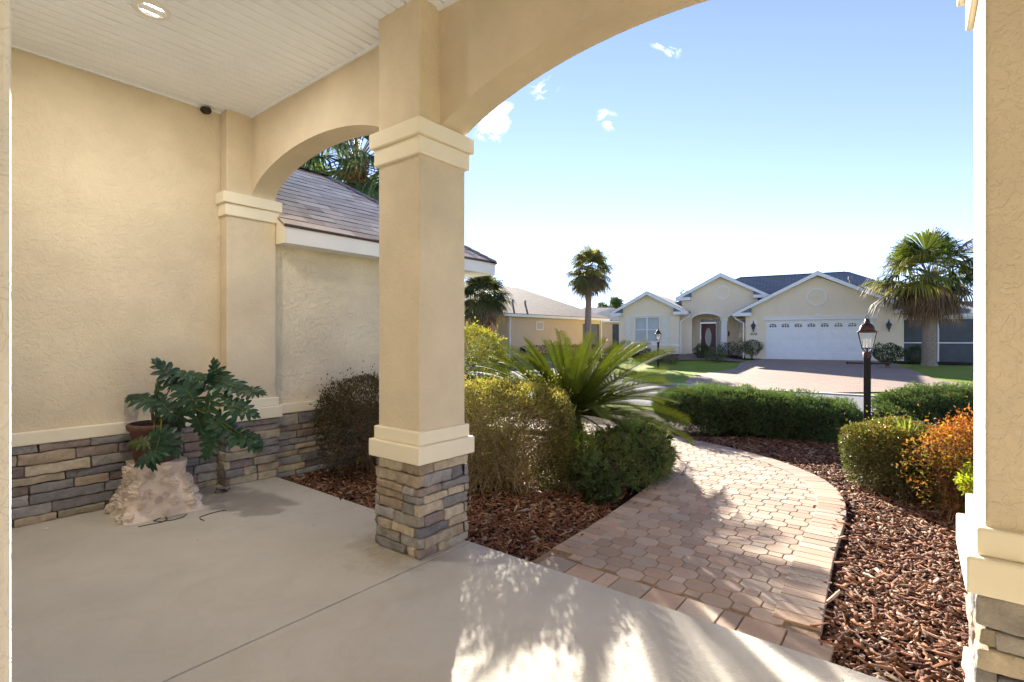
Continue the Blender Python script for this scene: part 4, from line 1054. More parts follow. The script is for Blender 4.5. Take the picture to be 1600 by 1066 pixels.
def eave_return(parent,x0,x1,y0,y1,z,side):
    mb=MB(); mb.box(x0,x1,y0,y1,z-.19,z-.01); o=mb.build('eave_return',M['white'],parent)
    mb=MB(); xs=(x0,x1); a=(x0,z) ; 
    if side<0: poly=[(x0,z-.008),(x1,z-.008),(x1,z+.24)]
    else: poly=[(x0,z-.008),(x1,z-.008),(x0,z+.24)]
    mb.prism(poly,'y',y0+.03,y1); q=mb.build('return_shingles',M['slate'],o)
M['slate']=plain('slate_shingle',(.17,.18,.20),.9,.1,nscale=10,namp=.25)
# --- garage block
gy=.12
mb=MB(); zg0=-.05
mb.box(-1.02,-.004,0,.2,zg0,2.42); mb.box(4.874,6.0,0,.2,zg0,2.42)
sl_=lambda x:(4.78-.506*abs(x-2.4))
mb.prism([(-1.02,2.421),(6.0,2.421),(6.0,sl_(6.0)),(2.4,4.70),(-1.02,sl_(-1.02))],'y',0,.2)
mb.box(-1.02,-.82,.201,3.4,zg0,2.95); mb.box(5.8,6.0,.201,11,zg0,2.95)
gwall=mb.build('garage_wall',M['fac'],CH)
gr=gable_roof('garage_roof',M['roofG'],CH,-1.62,6.5,2.4,-.42,9.0,2.86,4.93,over=.42,trimw=.17)
eave_return(gr,-1.66,-.72,-.42,-.01,2.86,-1); eave_return(gr,5.6,6.5,-.42,-.01,2.86,1)
bx('fascia',gr,M['white'],-1.64,-1.60,-.0,3.2,2.68,2.84)
mb=MB(); mb.box(-.12,4.99,-.035,-.001,2.425,2.56); mb.box(-.16,5.03,-.05,-.001,2.561,2.62)
mb.prism([(2.33,2.56),(2.53,2.56),(2.57,2.74),(2.29,2.74)],'y',-.075,-.051)
mb.build('door_lintel',M['trimw'],gwall)
bx('door_jamb',gwall,M['trimw'],-.003,.03,.02,.13,.27,2.42); bx('door_jamb',gwall,M['trimw'],4.84,4.873,.02,.13,.27,2.42)
def disc(name,parent,x,z,r,y,mat):
    mb=MB(); n=40
    for r0,r1,y1 in ((r-.075,r,y-.05),):
        V=[];Fc=[]
        for i in range(n):
            a=2*PI*i/n
            for rr,yy in ((r0,y),(r0,y1),(r1,y1),(r1,y)): V.append((x+rr*math.cos(a),yy,z+rr*math.sin(a)))
        for i in range(n):
            j=(i+1)%n
            for k in range(3): Fc.append((4*i+k,4*i+k+1,4*j+k+1,4*j+k))
        mb.add(V,Fc)
    mb.add([(x+r0*math.cos(2*PI*i/n),y-.012,z+r0*math.sin(2*PI*i/n)) for i in range(n)],[tuple(range(n))],m=1)
    return mb.build(name,[mat,M['fac']],parent)
disc('round_medallion',gwall,2.36,3.60,.47,-.001,M['trimw'])
# garage door: four rows of raised panels, arched lights in the top row
def garage_door():
    root=MB(); W_,H_=4.81,2.14; y=.09; x0=.032; z0=.285
    o=MB().box(x0,x0+W_,y,y+.05,z0,z0+H_-.01).build('garage_door',M['white'],CH)
    mb=MB(); rh=H_/4
    for r_ in range(4):
        mb.box(x0+.002,x0+W_-.002,y-.012,y-.0005,z0+r_*rh+.006,z0+(r_+1)*rh-.008)
        if r_<3:
            for c in range(8):
                pw=W_/8; a=x0+c*pw+.06; b=x0+(c+1)*pw-.06
                mb.box(a,b,y-.020,y-.0125,z0+r_*rh+.09,z0+(r_+1)*rh-.09); mb.box(a+.03,b-.03,y-.027,y-.0205,z0+r_*rh+.12,z0+(r_+1)*rh-.12)
    p_=bev(mb.build('raised_panels',M['white'],o),.004,1)
    for c in range(8):
        pw=W_/8; cx=x0+(c+.5)*pw; hw_=.17; zb_=z0+3*rh+.16; zs=zb_+.11; zt_=zs+.075
        arc=[(cx+hw_*math.cos(t),zs+(zt_-zs)*math.sin(t)) for t in np.linspace(0,PI,13)]
        f=MB(); f.prism([(cx-hw_-.03,zb_-.03),(cx+hw_+.03,zb_-.03)]+[(cx+(hw_+.03)*math.cos(t),zs+(zt_-zs+.03)*math.sin(t)) for t in np.linspace(0,PI,13)],'y',y-.020,y-.0125)
        fo=f.build('window',M['white'],o)
        MB().prism([(cx-hw_,zb_),(cx+hw_,zb_)]+arc,'y',y-.024,y-.0205).build('pane',M['darkglass'],fo)
        m_=MB()
        for dx in (-.057,.057): m_.box(cx+dx-.011,cx+dx+.011,y-.031,y-.0245,zb_,zt_-.004-(.02 if False else 0))
        m_.box(cx-hw_,cx+hw_,y-.0325,y-.0312,zs-.018,zs+.004)
        m_.build('muntins',M['white'],fo)
M['darkglass']=glassmat('dark_glass',(.012,.012,.014),.2)
garage_door()
def sconce(x,z,label):
    mb=MB(); y=-.11; s=1.0
    prof=[(.004,-.34),(.02,-.32),(.03,-.20),(.055,-.17),(.075,-.06),(.10,.02),(.105,.035),(.04,.12),(.03,.14),(.04,.17),(.015,.2),(.02,.25),(.003,.30)]
    mb.lathe([(r_*1.25,z+h) for r_,h in prof],8,(x,y),smooth=False); mb.box(x-.02,x+.02,y+.02,-.031,z+.10,z+.14)
    o=mb.build('wall_lantern',M['bronze2'],CH)
    n=24; MB().prism([(x+.20*math.cos(2*PI*i/n),z+.03+.29*math.sin(2*PI*i/n)) for i in range(n)],'y',-.03,-.001).build('backplate',M['trimw'],o)
M['bronze2']=plain('weathered_bronze',(.10,.085,.075),.6,.4,.3,nscale=20,namp=.4)
sconce(-.62,2.13,''); sconce(5.43,2.10,'')
# house number on the wall, wrought digits
def text(name,body,size,loc,mat,parent,ext=.006):
    c=bpy.data.curves.new(name,'FONT'); c.body=body; c.size=size; c.extrude=ext; c.align_x='CENTER'
    t_=bpy.data.objects.new(name+'_c',c); COL.objects.link(t_); dg=bpy.context.evaluated_depsgraph_get()
    me=bpy.data.meshes.new_from_object(t_.evaluated_get(dg)); bpy.data.objects.remove(t_)
    o=link(name,me,mat,parent,loc); o.rotation_euler=(R(90),0,0); return o
text('house_number','8538',.17,(-.60,-.012,1.62),M['bronze2'],gwall)
# --- left wing
wy=.8
mb=MB(); wl=lambda x:(4.20-.55*abs(x+6.6))
mb.box(-8.46,-7.46,wy,wy+.2,.1,2.78); mb.box(-5.90,-4.71,wy,wy+.2,.1,2.78); mb.box(-7.459,-5.901,wy,wy+.2,.1,1.20)
mb.prism([(-8.46,2.781),(-4.71,2.781),(-4.71,wl(-4.71)),(-6.6,4.16),(-8.46,wl(-8.46))],'y',wy,wy+.2)
mb.box(-4.91,-4.71,wy+.201,3.4,.1,2.98); mb.box(-8.46,-8.26,wy+.201,11,.1,2.98)
wwall=mb.build('wing_wall',M['fac'],CH)
wr2=gable_roof('wing_roof',M['roofG'],CH,-8.98,-4.18,-6.6,wy-.42,9,3.06,4.36,over=.41,trimw=.17)
eave_return(wr2,-9.0,-8.2,wy-.42,wy-.01,3.06,-1); eave_return(wr2,-5.0,-4.15,wy-.42,wy-.01,3.06,1)
def window(parent,x0,x1,z0,z1,y,cols=2,rows=2,glass='blinds',trim=True,frame=.05):
    fo=MB(); fo.box(x0,x1,y-.02,y+.10,z1-frame,z1); fo.box(x0,x1,y-.02,y+.10,z0,z0+frame); fo.box(x0,x0+frame,y-.02,y+.10,z0+frame+.0005,z1-frame-.0005); fo.box(x1-frame,x1,y-.02,y+.10,z0+frame+.0005,z1-frame-.0005)
    for i in range(1,cols): 
        x=x0+(x1-x0)*i/cols; fo.box(x-.04,x+.04,y-.012,y+.08,z0+frame+.001,z1-frame-.001)
    for j in range(1,rows):
        z=z0+(z1-z0)*j/rows; fo.box(x0+frame+.001,x1-frame-.001,y-.005,y+.07,z-.022,z+.022)
    o=fo.build('window',M['white'],parent)
    MB().box(x0+.02,x1-.02,y+.060,y+.066,z0+.02,z1-.02).build('pane',M[glass],o)
    return o
window(wwall,-7.46,-5.90,1.20,2.78,wy+.04)
for a,b in ((-8.02,-7.62),(-5.74,-5.34)):
    mb=MB(); mb.box(a,b,wy-.035,wy-.001,1.16,2.80)
    for k in range(15): mb.box(a+.05,b-.05,wy-.047,wy-.036,1.24+k*.10,1.30+k*.10)
    mb.build('shutter',M['shutter'],wwall)

mb=MB(); mb.box(-7.62,-5.74,wy-.05,wy-.001,2.82,2.90); mb.prism([(-6.8,2.901),(-6.56,2.901),(-6.53,2.98),(-6.83,2.98)],'y',wy-.05,wy-.001)
mb.build('window_lintel',M['trimw'],wwall); bx('trim_band',wwall,M['trimw'],-8.47,-4.70,wy-.04,wy-.001,.98,1.10)
# --- centre gable with arched entry
cy=1.5
def arcpts(x0,x1,zs,rise,n=18): c=(x0+x1)/2;h=(x1-x0)/2; return [(c+h*t,zs+rise*(1-t*t)**.6) for t in [-math.cos(PI*i/n) for i in range(n+1)]]
mb=MB(); cl=lambda x:5.20-.5*abs(x+2.45)
mb.box(-4.709,-4.12,cy,cy+.25,.1,2.60)
A1=arcpts(-4.12,-2.46,2.60,.33); A2=arcpts(-2.10,-.74,2.60,.30)
bot=[(-4.709,2.601)]+A1+A2+[(-.5,2.601)]
# wall above arches as vertical strips
xs_=sorted(set([-4.709,-4.4]+[p[0] for p in A1]+[p[0] for p in A2]+[-2.45,-.5]))
def zlow(x):
    for A in (A1,A2):
        if A[0][0]<=x<=A[-1][0]:
            return float(np.interp(x,[p[0] for p in A],[p[1] for p in A]))
    return 2.6
V=[];Fc=[]
for x in xs_: V+=[(x,cy,zlow(x)),(x,cy,cl(x)-.03),(x,cy+.25,zlow(x)),(x,cy+.25,cl(x)-.03)]
for i in range(len(xs_)-1):
    a=4*i;b=a+4; Fc+=[(a,b,b+1,a+1),(a+2,a+3,b+3,b+2),(a,a+2,b+2,b),(a+1,b+1,b+3,a+3)]
mb.add(V,Fc)
mb.box(-4.709,-4.45,cy+.251,3.2,.1,3.2)
cwall=mb.build('entry_wall',M['fac'],CH)
cr=gable_roof('entry_roof',M['roofG'],CH,-5.0,.1,-2.45,cy-.4,9,3.95,5.30,over=.39,trimw=.17)
eave_return(cr,-5.02,-4.15,cy-.4,cy-.01,3.95,-1); eave_return(cr,-.7,.12,cy-.4,cy-.01,3.95,1)
disc('round_medallion',cwall,-2.37,4.16,.42,cy-.001,M['trimw'])
V=[];Fc=[]
for (x,z) in A1: V+=[(x,cy-.04,z),(x,cy-.04,z+.11),(x,cy+.02,z)]
mb=MB()
for A in (A1,A2):
    V=[];Fc=[]
    for (x,z) in A: V+=[(x,cy-.045,z-.002),(x,cy-.045,z+.10),(x,cy-.001,z+.10),(x,cy-.001,z-.002)]
    for i in range(len(A)-1):
        for k in range(4): Fc.append((4*i+k,4*i+(k+1)%4,4*i+4+(k+1)%4,4*i+4+k))
    mb.add(V,Fc)
mb.build('arch_trim',M['trimw'],cwall)
col_=MB().box(-2.44,-2.12,cy-.03,cy+.28,.35,2.5).build('entry_column',M['trimw'],CH)
bx('capital',col_,M['trimw'],-2.50,-2.06,cy-.08,cy+.33,2.501,2.599); bx('column_base',col_,M['trimw'],-2.48,-2.08,cy-.06,cy+.31,.30,.95)
# recessed entry
ey=3.2
mb=MB(); mb.box(-4.449,-4.02,ey,ey+.2,.1,3.2); mb.box(-2.60,-1.72,ey,ey+.2,.1,3.2); mb.box(-4.02,-2.60,ey,ey+.2,2.72,3.2); mb.box(-1.72,-1.0,ey,ey+.2,.1,1.15); mb.box(-1.72,-1.0,ey,ey+.2,2.62,3.2); mb.box(-1.0,-.819,ey,ey+.2,.1,3.2)
ewall=mb.build('entry_back_wall',M['fac'],CH)
bx('entry_ceiling',CH,M['vinyl'],-4.449,-.83,cy+.255,ey,3.0,3.05)
bx('entry_floor',CH,M['kerb'],-4.449,-.83,cy-.2,ey,.30,.42)
dr=MB().box(-3.86,-2.96,ey+.02,ey+.07,.43,2.42).build('front_door',M['door'],CH)
n=24; MB().prism([(-3.41+.19*math.cos(2*PI*i/n),1.52+.58*math.sin(2*PI*i/n)) for i in range(n)],'y',ey+.004,ey+.0195).build('oval_glass',M['blinds'],dr)
MB().tube([(-3.05,ey-.03,1.35),(-3.05,ey-.03,1.55)],.015,6).build('door_handle',M['bronze2'],dr)
mb=MB(); mb.box(-4.0,-3.87,ey-.02,ey+.06,.43,2.72); mb.box(-2.72,-2.62,ey-.02,ey+.06,.43,2.72); mb.box(-3.869,-2.721,ey-.02,ey+.06,2.43,2.49); mb.box(-3.869,-2.721,ey-.02,ey+.06,2.66,2.72); mb.box(-2.95,-2.90,ey-.02,ey+.06,.43,2.429); mb.build('door_frame',M['trimw'],dr)
bx('transom_pane',dr,M['darkglass'],-3.868,-2.722,ey+.03,ey+.05,2.491,2.659); bx('side_pane',dr,M['blinds'],-2.899,-2.721,ey+.03,ey+.05,.44,2.428)
window(ewall,-1.72,-1.0,1.15,2.62,ey+.03,1,2,'glass')
# wreath on the entry wall beside the door
mb=MB(); V=[]
for k in range(20): pass
mb.tube([(-2.35+.16*math.cos(t),ey-.04,1.75+.16*math.sin(t)) for t in np.linspace(0,2*PI,17)],.04,6)
wre=mb.build('wreath',plain('wreath',(.12,.05,.04),.9,.1,nscale=30,namp=.6),None); wre.matrix_world=CH.matrix_world
wre.location=CH.location; wre.rotation_euler=CH.rotation_euler; tag(wre,'dark round wreath hanging in the entry beside the red door','wreath')
# main hip roof
mr=quad_uv('main_roof',[[(-6.9,2.3,3.12),(8.6,2.3,3.12),(4.3,6.9,5.62),(-1.9,6.9,5.62)],[(8.6,2.3,3.12),(8.6,11.6,3.12),(4.3,6.9,5.62)],[(-6.9,11.6,3.12),(-1.9,6.9,5.62),(4.3,6.9,5.62),(8.6,11.6,3.12)],[(-6.9,2.3,3.12),(-1.9,6.9,5.62),(-6.9,11.6,3.12)]],M['roofG'],CH,.05)
caps('ridge_cap',(-1.9,6.9,5.62),(4.3,6.9,5.62),M['slate'],mr,.12,.3)
mb=MB(); mb.tube([(4.1,3.2,3.9),(4.1,3.2,4.9)],.05,8); mb.tube([(4.1,3.2,4.75),(4.1,3.2,4.92)],.10,8); mb.build('roof_vent',M['greymetal'],CH)
mb=MB(); mb.tube([(5.0,3.0,3.9),(5.0,3.0,4.25)],.09,8); mb.build('roof_vent',M['greymetal'],CH)
# downspouts
def spout(x,y,zt,zb,xe,ye,r=.042):
    mb=MB(); mb.tube([(xe,ye,zt),(xe+(x-xe)*.15,ye+(y-ye)*.15,zt-.12),(x,y,zt-.38),(x,y,zb+.12),(x-.02,y-.18,zb)],r,4,smooth=False); mb.build('downspout',M['white'],CH)
spout(-1.12,-.06,2.68,.28,-1.60,-.2); spout(-4.62,.72,2.86,.5,-4.1,.72)
# screened lanai at the right end
mb=MB(); ly=.35
mb.box(6.001,6.09,ly,ly+.08,.15,2.45); mb.box(8.9,8.98,ly,ly+.08,.15,2.45); mb.box(6.091,8.899,ly,ly+.08,2.36,2.45); mb.box(6.091,8.899,ly,ly+.08,.15,.28); mb.box(7.4,7.45,ly,ly+.08,.281,2.359); mb.box(6.091,8.899,ly+.01,ly+.06,1.20,1.25)
lf=mb.build('lanai_frame',M['white'],CH)
bx('lanai_screen',lf,M['screen'],6.095,8.895,ly+.085,ly+.095,.2,2.4)
bx('lanai_side',lf,M['screen'],8.93,8.94,ly+.1,6.5,.2,2.4)
quad_uv('lanai_roof',[[(5.9,ly-.2,2.62),(9.2,ly-.2,2.62),(9.2,6.5,3.6),(5.9,6.5,3.6)]],M['roofG'],CH,.06)
bx('lanai_fascia',lf,M['white'],6.0,9.2,ly-.22,ly-.19,2.451,2.60)

# ------------------------------------------------------------------ tan house left of it
C0=Vector((7.9,41.2)); dv=Vector((.69,.724)).normalized(); LHr=math.atan2(dv.y,dv.x)
LH=empty('tan_house',(C0.x,C0.y,0),LHr,'single storey tan house with brown shingled hip roof, partly behind the sago palm','house')
# local: x along facade (negative to the left), y = away (rot +90)
zb1=.2; ze=3.08
mb=MB(); mb.box(-11.3,-3.05,0.5,.7,zb1,2.85); mb.box(-.75,-.5,.5,.7,zb1,2.85); mb.box(-3.05,-.75,.5,.7,2.6,2.85); mb.box(-.7,-.5,.701,9.5,zb1,2.85); mb.box(-11.3,-11.1,.701,2.2,zb1,2.85); mb.box(-17.5,-11.301,2.0,2.2,zb1,2.85)
lw=mb.build('house_wall',M['fac2'],LH)
k=5.2; RZ=3.0+.485*k
lr=quad_uv('roof',[[(-17.5,0,ze),(0,0,ze),(-k,k,RZ),(-17.5+k,k,RZ)],[(0,0,ze),(0,2*k,ze),(-k,k,RZ)],[(-17.5,2*k,ze),(-17.5+k,k,RZ),(-k,k,RZ),(0,2*k,ze)],[(-17.5,0,ze),(-17.5+k,k,RZ),(-17.5,2*k,ze)]],M['roofL'],LH,.05)
mb=MB(); mb.box(-17.4,-.02,.01,.05,2.88,3.04); mb.box(-.05,-.02,.051,10.3,2.88,3.04); mb.box(-17.4,-.06,.051,.49,2.87,2.885); mb.build('gutter',M['trimw'],lr)
for x_ in (-9.6,-8.3):
    t_=MB(); t_.tube([(x_,1.7,3.6),(x_,1.7,4.15)],.07,8); t_.build('roof_vent',M['greymetal'],LH)
window(lw,-8.55,-7.8,2.05,2.62,.46,1,1,'glass')
bx('porch_screen',lw,M['screen'],-3.04,-.76,.56,.60,zb1,2.59)
for P_ in ([(-.62,.45,2.85),(-.62,.40,.3)],[(-11.2,.42,2.85),(-11.2,.42,.3)]): MB().tube(P_,.05,6).build('downspout',M['white'],LH)
window(lw,-13.6,-12.0,.9,2.5,1.96,2,2,'blinds'); bx('shutter',lw,M['shutterd'],-11.95,-11.5,1.95,1.999,.85,2.55)
bx('entry_opening',lw,M['darkglass'],-16.6,-14.6,1.97,1.999,zb1,2.5)
def lhw(x,y): q=C0+dv*x+Vector((-dv.y,dv.x))*y; return q.x,q.y
q=lhw(-6.2,-.1)
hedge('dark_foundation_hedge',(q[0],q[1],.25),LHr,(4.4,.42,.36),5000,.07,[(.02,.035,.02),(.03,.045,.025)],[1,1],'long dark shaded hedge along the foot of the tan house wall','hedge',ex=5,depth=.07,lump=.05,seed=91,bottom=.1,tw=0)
# ------------------------------------------------------------------ house glimpsed between them
x,y=at(944,50); BH=empty('small_back_house',(x,y,0),R(10),'distant house glimpsed between the tan house and the cream house, pale roof and dark screen','house')
quad_uv('roof',[[(-2.6,0,3.35),(4.5,0,3.2),(2.5,4,4.75),(-.8,4,4.75)],[(-2.6,0,3.35),(-.8,4,4.75),(-2.6,8,3.35)],[(4.5,0,3.2),(4.5,8,3.2),(2.5,4,4.75)],[(-2.6,8,3.35),(-.8,4,4.75),(2.5,4,4.75),(4.5,8,3.2)]],M['roofG'],BH,.06)
mb=MB(); mb.box(-2.3,1.0,.4,.6,.3,3.1); mb.box(1.0,4.2,.4,.6,2.9,3.1); mb.box(4.0,4.2,.4,.6,.3,2.9); bw=mb.build('house_wall',M['fac2'],BH)
bx('screen',bw,M['screen'],1.001,3.999,.45,.5,.3,2.899)
bx('fascia',bw,M['white'],-2.6,4.5,-.03,.01,3.05,3.2)
# ------------------------------------------------------------------ house far right behind the palm
x,y=at(1500,55); RH=empty('far_house',(x,y,.55),R(-16),'distant white walled house with brown roof and dark screened porch behind the thick fan palm','house')
quad_uv('roof',[[(-6,0,2.75),(9,0,2.75),(5,4.5,5.2),(-2,4.5,5.2)],[(-6,0,2.75),(-2,4.5,5.2),(-6,9,2.75)],[(9,0,2.75),(9,9,2.75),(5,4.5,5.2)]],M['roofL'],RH,.06)
mb=MB(); mb.box(.35,1.0,.4,.6,-.3,2.6); mb.box(1.0,1.9,.4,.6,-.3,.7); mb.box(1.0,1.9,.4,.6,2.1,2.6); mb.box(1.9,8.5,.4,.6,-.3,2.6); mb.box(-5.6,.35,.4,.6,2.4,2.6); mb.box(-5.6,.35,3.2,3.3,-.3,2.6); fw=mb.build('house_wall',M['trimw'],RH)
window(fw,1.0,1.9,.7,2.1,.42,2,3,'glass'); bx('porch_screen',fw,M['screen'],-5.6,.349,.45,.48,-.3,2.399)
bx('patio_slab',fw,M['kerb'],-5.8,8.6,-.3,.39,-.4,.02)
bx('fascia',fw,M['white'],-6,9,-.03,.01,2.6,2.74)

# ------------------------------------------------------------------ lamp posts
def lamp_post(px,Y,s,label,rest=True,ztop=1.665):
    x=(px-800)/F*Y; zb_=zg(x,Y); H_=ztop-zb_
    root=empty('lamp_post',(x,Y,zb_),-math.atan2(x,Y),label,'lamp post'); w=.037 if rest else .05; zl=H_-.50*s
    bev(MB().box(-w,w,-w,w,-.1,zl-.055*s).build('post',M['black'],root),.006)
    MB().lathe([(.052*s,zl-.08*s),(.054*s,zl-.01*s),(.045*s,zl),(.01,zl)],16).build('collar',M['bronze'],root)
    if rest:
        mb=MB(); z=zl-.16*s; mb.tube([(-.20,0,z),(.20,0,z)],.0095,8); mb.tube([(-.21,0,z),(-.195,0,z)],.014,8); mb.tube([(.195,0,z),(.21,0,z)],.014,8); mb.build('ladder_rest',M['black'],root)
    # lantern: four flared sides
    mb=MB(); b,t_=.062*s,.108*s; z0,z1=zl+.055*s,zl+.285*s
    for sx,sy in ((-1,-1),(1,-1),(1,1),(-1,1)):
        mb.tube([(sx*.02*s,sy*.02*s,zl),(sx*b,sy*b,z0)],.006*s,5); mb.tube([(sx*b,sy*b,z0),(sx*t_,sy*t_,z1)],.0075*s,6)
    mb.tube([(0,0,zl),(0,0,z0)],.014*s,8)
    for r_,z in ((b,z0),(t_,z1)):
        for i in range(4):
            c=((-1,-1),(1,-1),(1,1),(-1,1)); p_,q_=c[i],c[(i+1)%4]; mb.tube([(p_[0]*r_,p_[1]*r_,z),(q_[0]*r_,q_[1]*r_,z)],.007*s,5)
    lan=mb.build('lantern_frame',M['bronze'],root)
    n=4; prof=[(.150,.285),(.148,.297),(.120,.312),(.112,.345),(.088,.385),(.05,.41),(.036,.415)]
    mb=MB(); V=[];Fc=[]
    K=16
    def sq(r_,k,z):
        a=2*PI*k/K; c,s_=math.cos(a),math.sin(a); m=(abs(c)**5+abs(s_)**5)**(-1/5); return (c*m*r_*s*.82,s_*m*r_*s*.82,zl+z*s)
    for i,(r_,z) in enumerate(prof):
        for k_ in range(K): V.append(sq(r_,k_,z))
    for i in range(len(prof)-1):
        for k_ in range(K): Fc.append((i*K+k_,i*K+(k_+1)%K,(i+1)*K+(k_+1)%K,(i+1)*K+k_))
    Fc.append(tuple(range(K))[::-1]); mb.add(V,Fc,smooth=False); mb.lathe([(.036*s,zl+.41*s),(.036*s,zl+.445*s),(.028*s,zl+.45*s),(.028*s,zl+.475*s),(.008*s,zl+.478*s)],12)
    mb.tube([(.018*s*math.cos(a),0,zl+.50*s+.022*s*math.sin(a)) for a in np.linspace(-PI/2,1.5*PI,15)],.004*s,5)
    mb.build('lantern_roof',M['bronze'],root)
    mb=MB(); b2,t2=b-.004,t_-.006
    c=((-1,-1),(1,-1),(1,1),(-1,1))
    for i in range(4):
        p_,q_=c[i],c[(i+1)%4]; mb.add([(p_[0]*b2,p_[1]*b2,z0),(q_[0]*b2,q_[1]*b2,z0),(q_[0]*t2,q_[1]*t2,z1),(p_[0]*t2,p_[1]*t2,z1)],[(0,1,2,3)])
    mb.build('glass_panes',M['lampglass'],root)
    mb=MB(); 
    for dx in (-.035,.035,0): mb.tube([(dx*s,0 if dx else .03*s,z0),(dx*s,0 if dx else .03*s,z0+.07*s)],.009*s,8)
    mb.build('candle_sleeves',M['white'],root)
    mb=MB()
    for dx in (-.035,.035,0): mb.lathe([(.007*s,z0+.07*s),(.015*s,z0+.09*s),(.013*s,z0+.115*s),(.002*s,z0+.145*s)],8,(dx*s,0 if dx else .03*s))
    mb.build('bulbs',M['bulb'],root)
    return root
m,t,p_=base('lamp_glass',.05,.5); p_.inputs['Base Color'].default_value=(.9,.92,.9,1); tb=N(t,'ShaderNodeBsdfTransparent'); tb.inputs[0].default_value=(.93,.94,.92,1); mx=N(t,'ShaderNodeMixShader'); mx.inputs[0].default_value=.14
t.links.new(tb.outputs[0],mx.inputs[1]); t.links.new(p_.outputs[0],mx.inputs[2]); t.links.new(mx.outputs[0],t.nodes['Material Output'].inputs[0]); M['lampglass']=m
M['bulb']=plain('frosted_bulb',(.75,.74,.70),.2,.6)
lamp_post(1355,6.15,.84,'black square lamp post with bronze lantern and ladder rest bar behind the clipped shrub')
lamp_post(1028.5,24.5,1.25,'far black lamp post with white lantern in front of the cream house window',False,ztop=1.4+17*24.5/F)
# storm drain on the road
gx_,gy_=onz(1388,637,-.1); z_=zg(gx_,gy_)
mb=MB(); mb.box(-.42,.42,-.25,.25,.016,.030); sd_=mb.build('storm_drain',M['greymetal'],None,loc=(gx_,gy_,z_),rz=R(-32)); tag(sd_,'dark metal storm drain grate in the road beyond the lamp post','storm drain')
mb=MB()
for k in range(9): mb.box(-.38+k*.088,-.38+k*.088+.05,-.21,.21,.0305,.033)
mb.build('grate_slots',M['black'],sd_)

# ------------------------------------------------------------------ pedestal, pot and philodendron on the porch
pc=(-2.93,4.22)
def pedestal():
    nz_,na=90,200; Hh=.40; V=[]; rg=np.random.default_rng(5)
    rs=[]
    for _ in range(120):
        rs.append((rg.uniform(0,4),rg.uniform(.02,.36),rg.uniform(.022,.050),rg.uniform(0,6.28),rg.integers(0,3)))
    def half(z):
        f=z/Hh; return .165+.125*(1-f)**2.1+.02*max(0,f-.75)/.25
    for i in range(nz_+1):
        z=Hh*i/nz_; h=half(z)
        for k in range(na):
            s=4*k/na; side=int(s)%4; q=s-int(s); a=(q-.5)*2
            cx,cy=[(a,-1),(1,a),(-a,1),(-1,-a)][side]; m=(abs(cx)**7+abs(cy)**7)**(-1/7); x,y=cx*m*h,cy*m*h
            nx,ny=[(0,-1),(1,0),(0,1),(-1,0)][side]
            b=0
            for (rs_,rz_,rr,ph,ty) in rs:
                ds=(s-rs_+2)%4-2; dx=ds*h*2/1.0; dz=z-rz_; d=math.hypot(dx,dz)
                if d<rr:
                    t_=d/rr; ang=math.atan2(dz,dx)
                    if ty==0: w_=(1-t_**3)*.040*(.62+.38*math.cos(t_*13+ang+ph))
                    elif ty==1: w_=(1-t_**4)*.036*(.55+.45*abs(math.cos(ang*2.5+ph)))
                    else: w_=(1-t_**3)*.032*(.55+.45*math.cos(14*t_+ph+2*ang))
                    b=max(b,w_*min(1,rr/.035))
            b+=noise.noise(Vector((x*20,y*20,z*20)))*.006+noise.noise(Vector((x*60,y*60,z*60)))*.003
            if z<.02: b*=z/.02
            V.append((x+nx*b+cx*.25*b,y+ny*b+cy*.25*b,z+(b*.3 if z>.02 else 0)))
    Fc=[(i*na+k,i*na+(k+1)%na,(i+1)*na+(k+1)%na,(i+1)*na+k) for i in range(nz_) for k in range(na)]
    mb=MB(); mb.add(V,Fc,smooth=True); mb.add(V[-na:],[tuple(range(na))])
    o=mb.build('carved_pedestal',M['pedestal'],None,loc=(pc[0],pc[1],0),rz=R(-41)); return tag(o,'flared square pinkish cream stone pedestal carved with roses and shells, on the porch floor','pedestal')
pedestal()
POT=empty('potted_plant',(pc[0]-.01,pc[1]+.01,.401),0,'philodendron with deeply cut dark green leaves in an aged terracotta pot on the carved pedestal','potted plant')
pt=MB(); pt.lathe([(.01,.0),(.13,.0),(.15,.01),(.163,.10),(.175,.22),(.178,.25),(.20,.265),(.205,.30),(.198,.312),(.182,.312),(.172,.28),(.165,.24)],40).build('pot',M['terra'],POT)
MB().add([(.17*math.cos(a),.17*math.sin(a),.262+.01*math.sin(3*a)) for a in np.linspace(0,2*PI,24,endpoint=False)],[tuple(range(24))]).build('soil',M['soil'],POT)
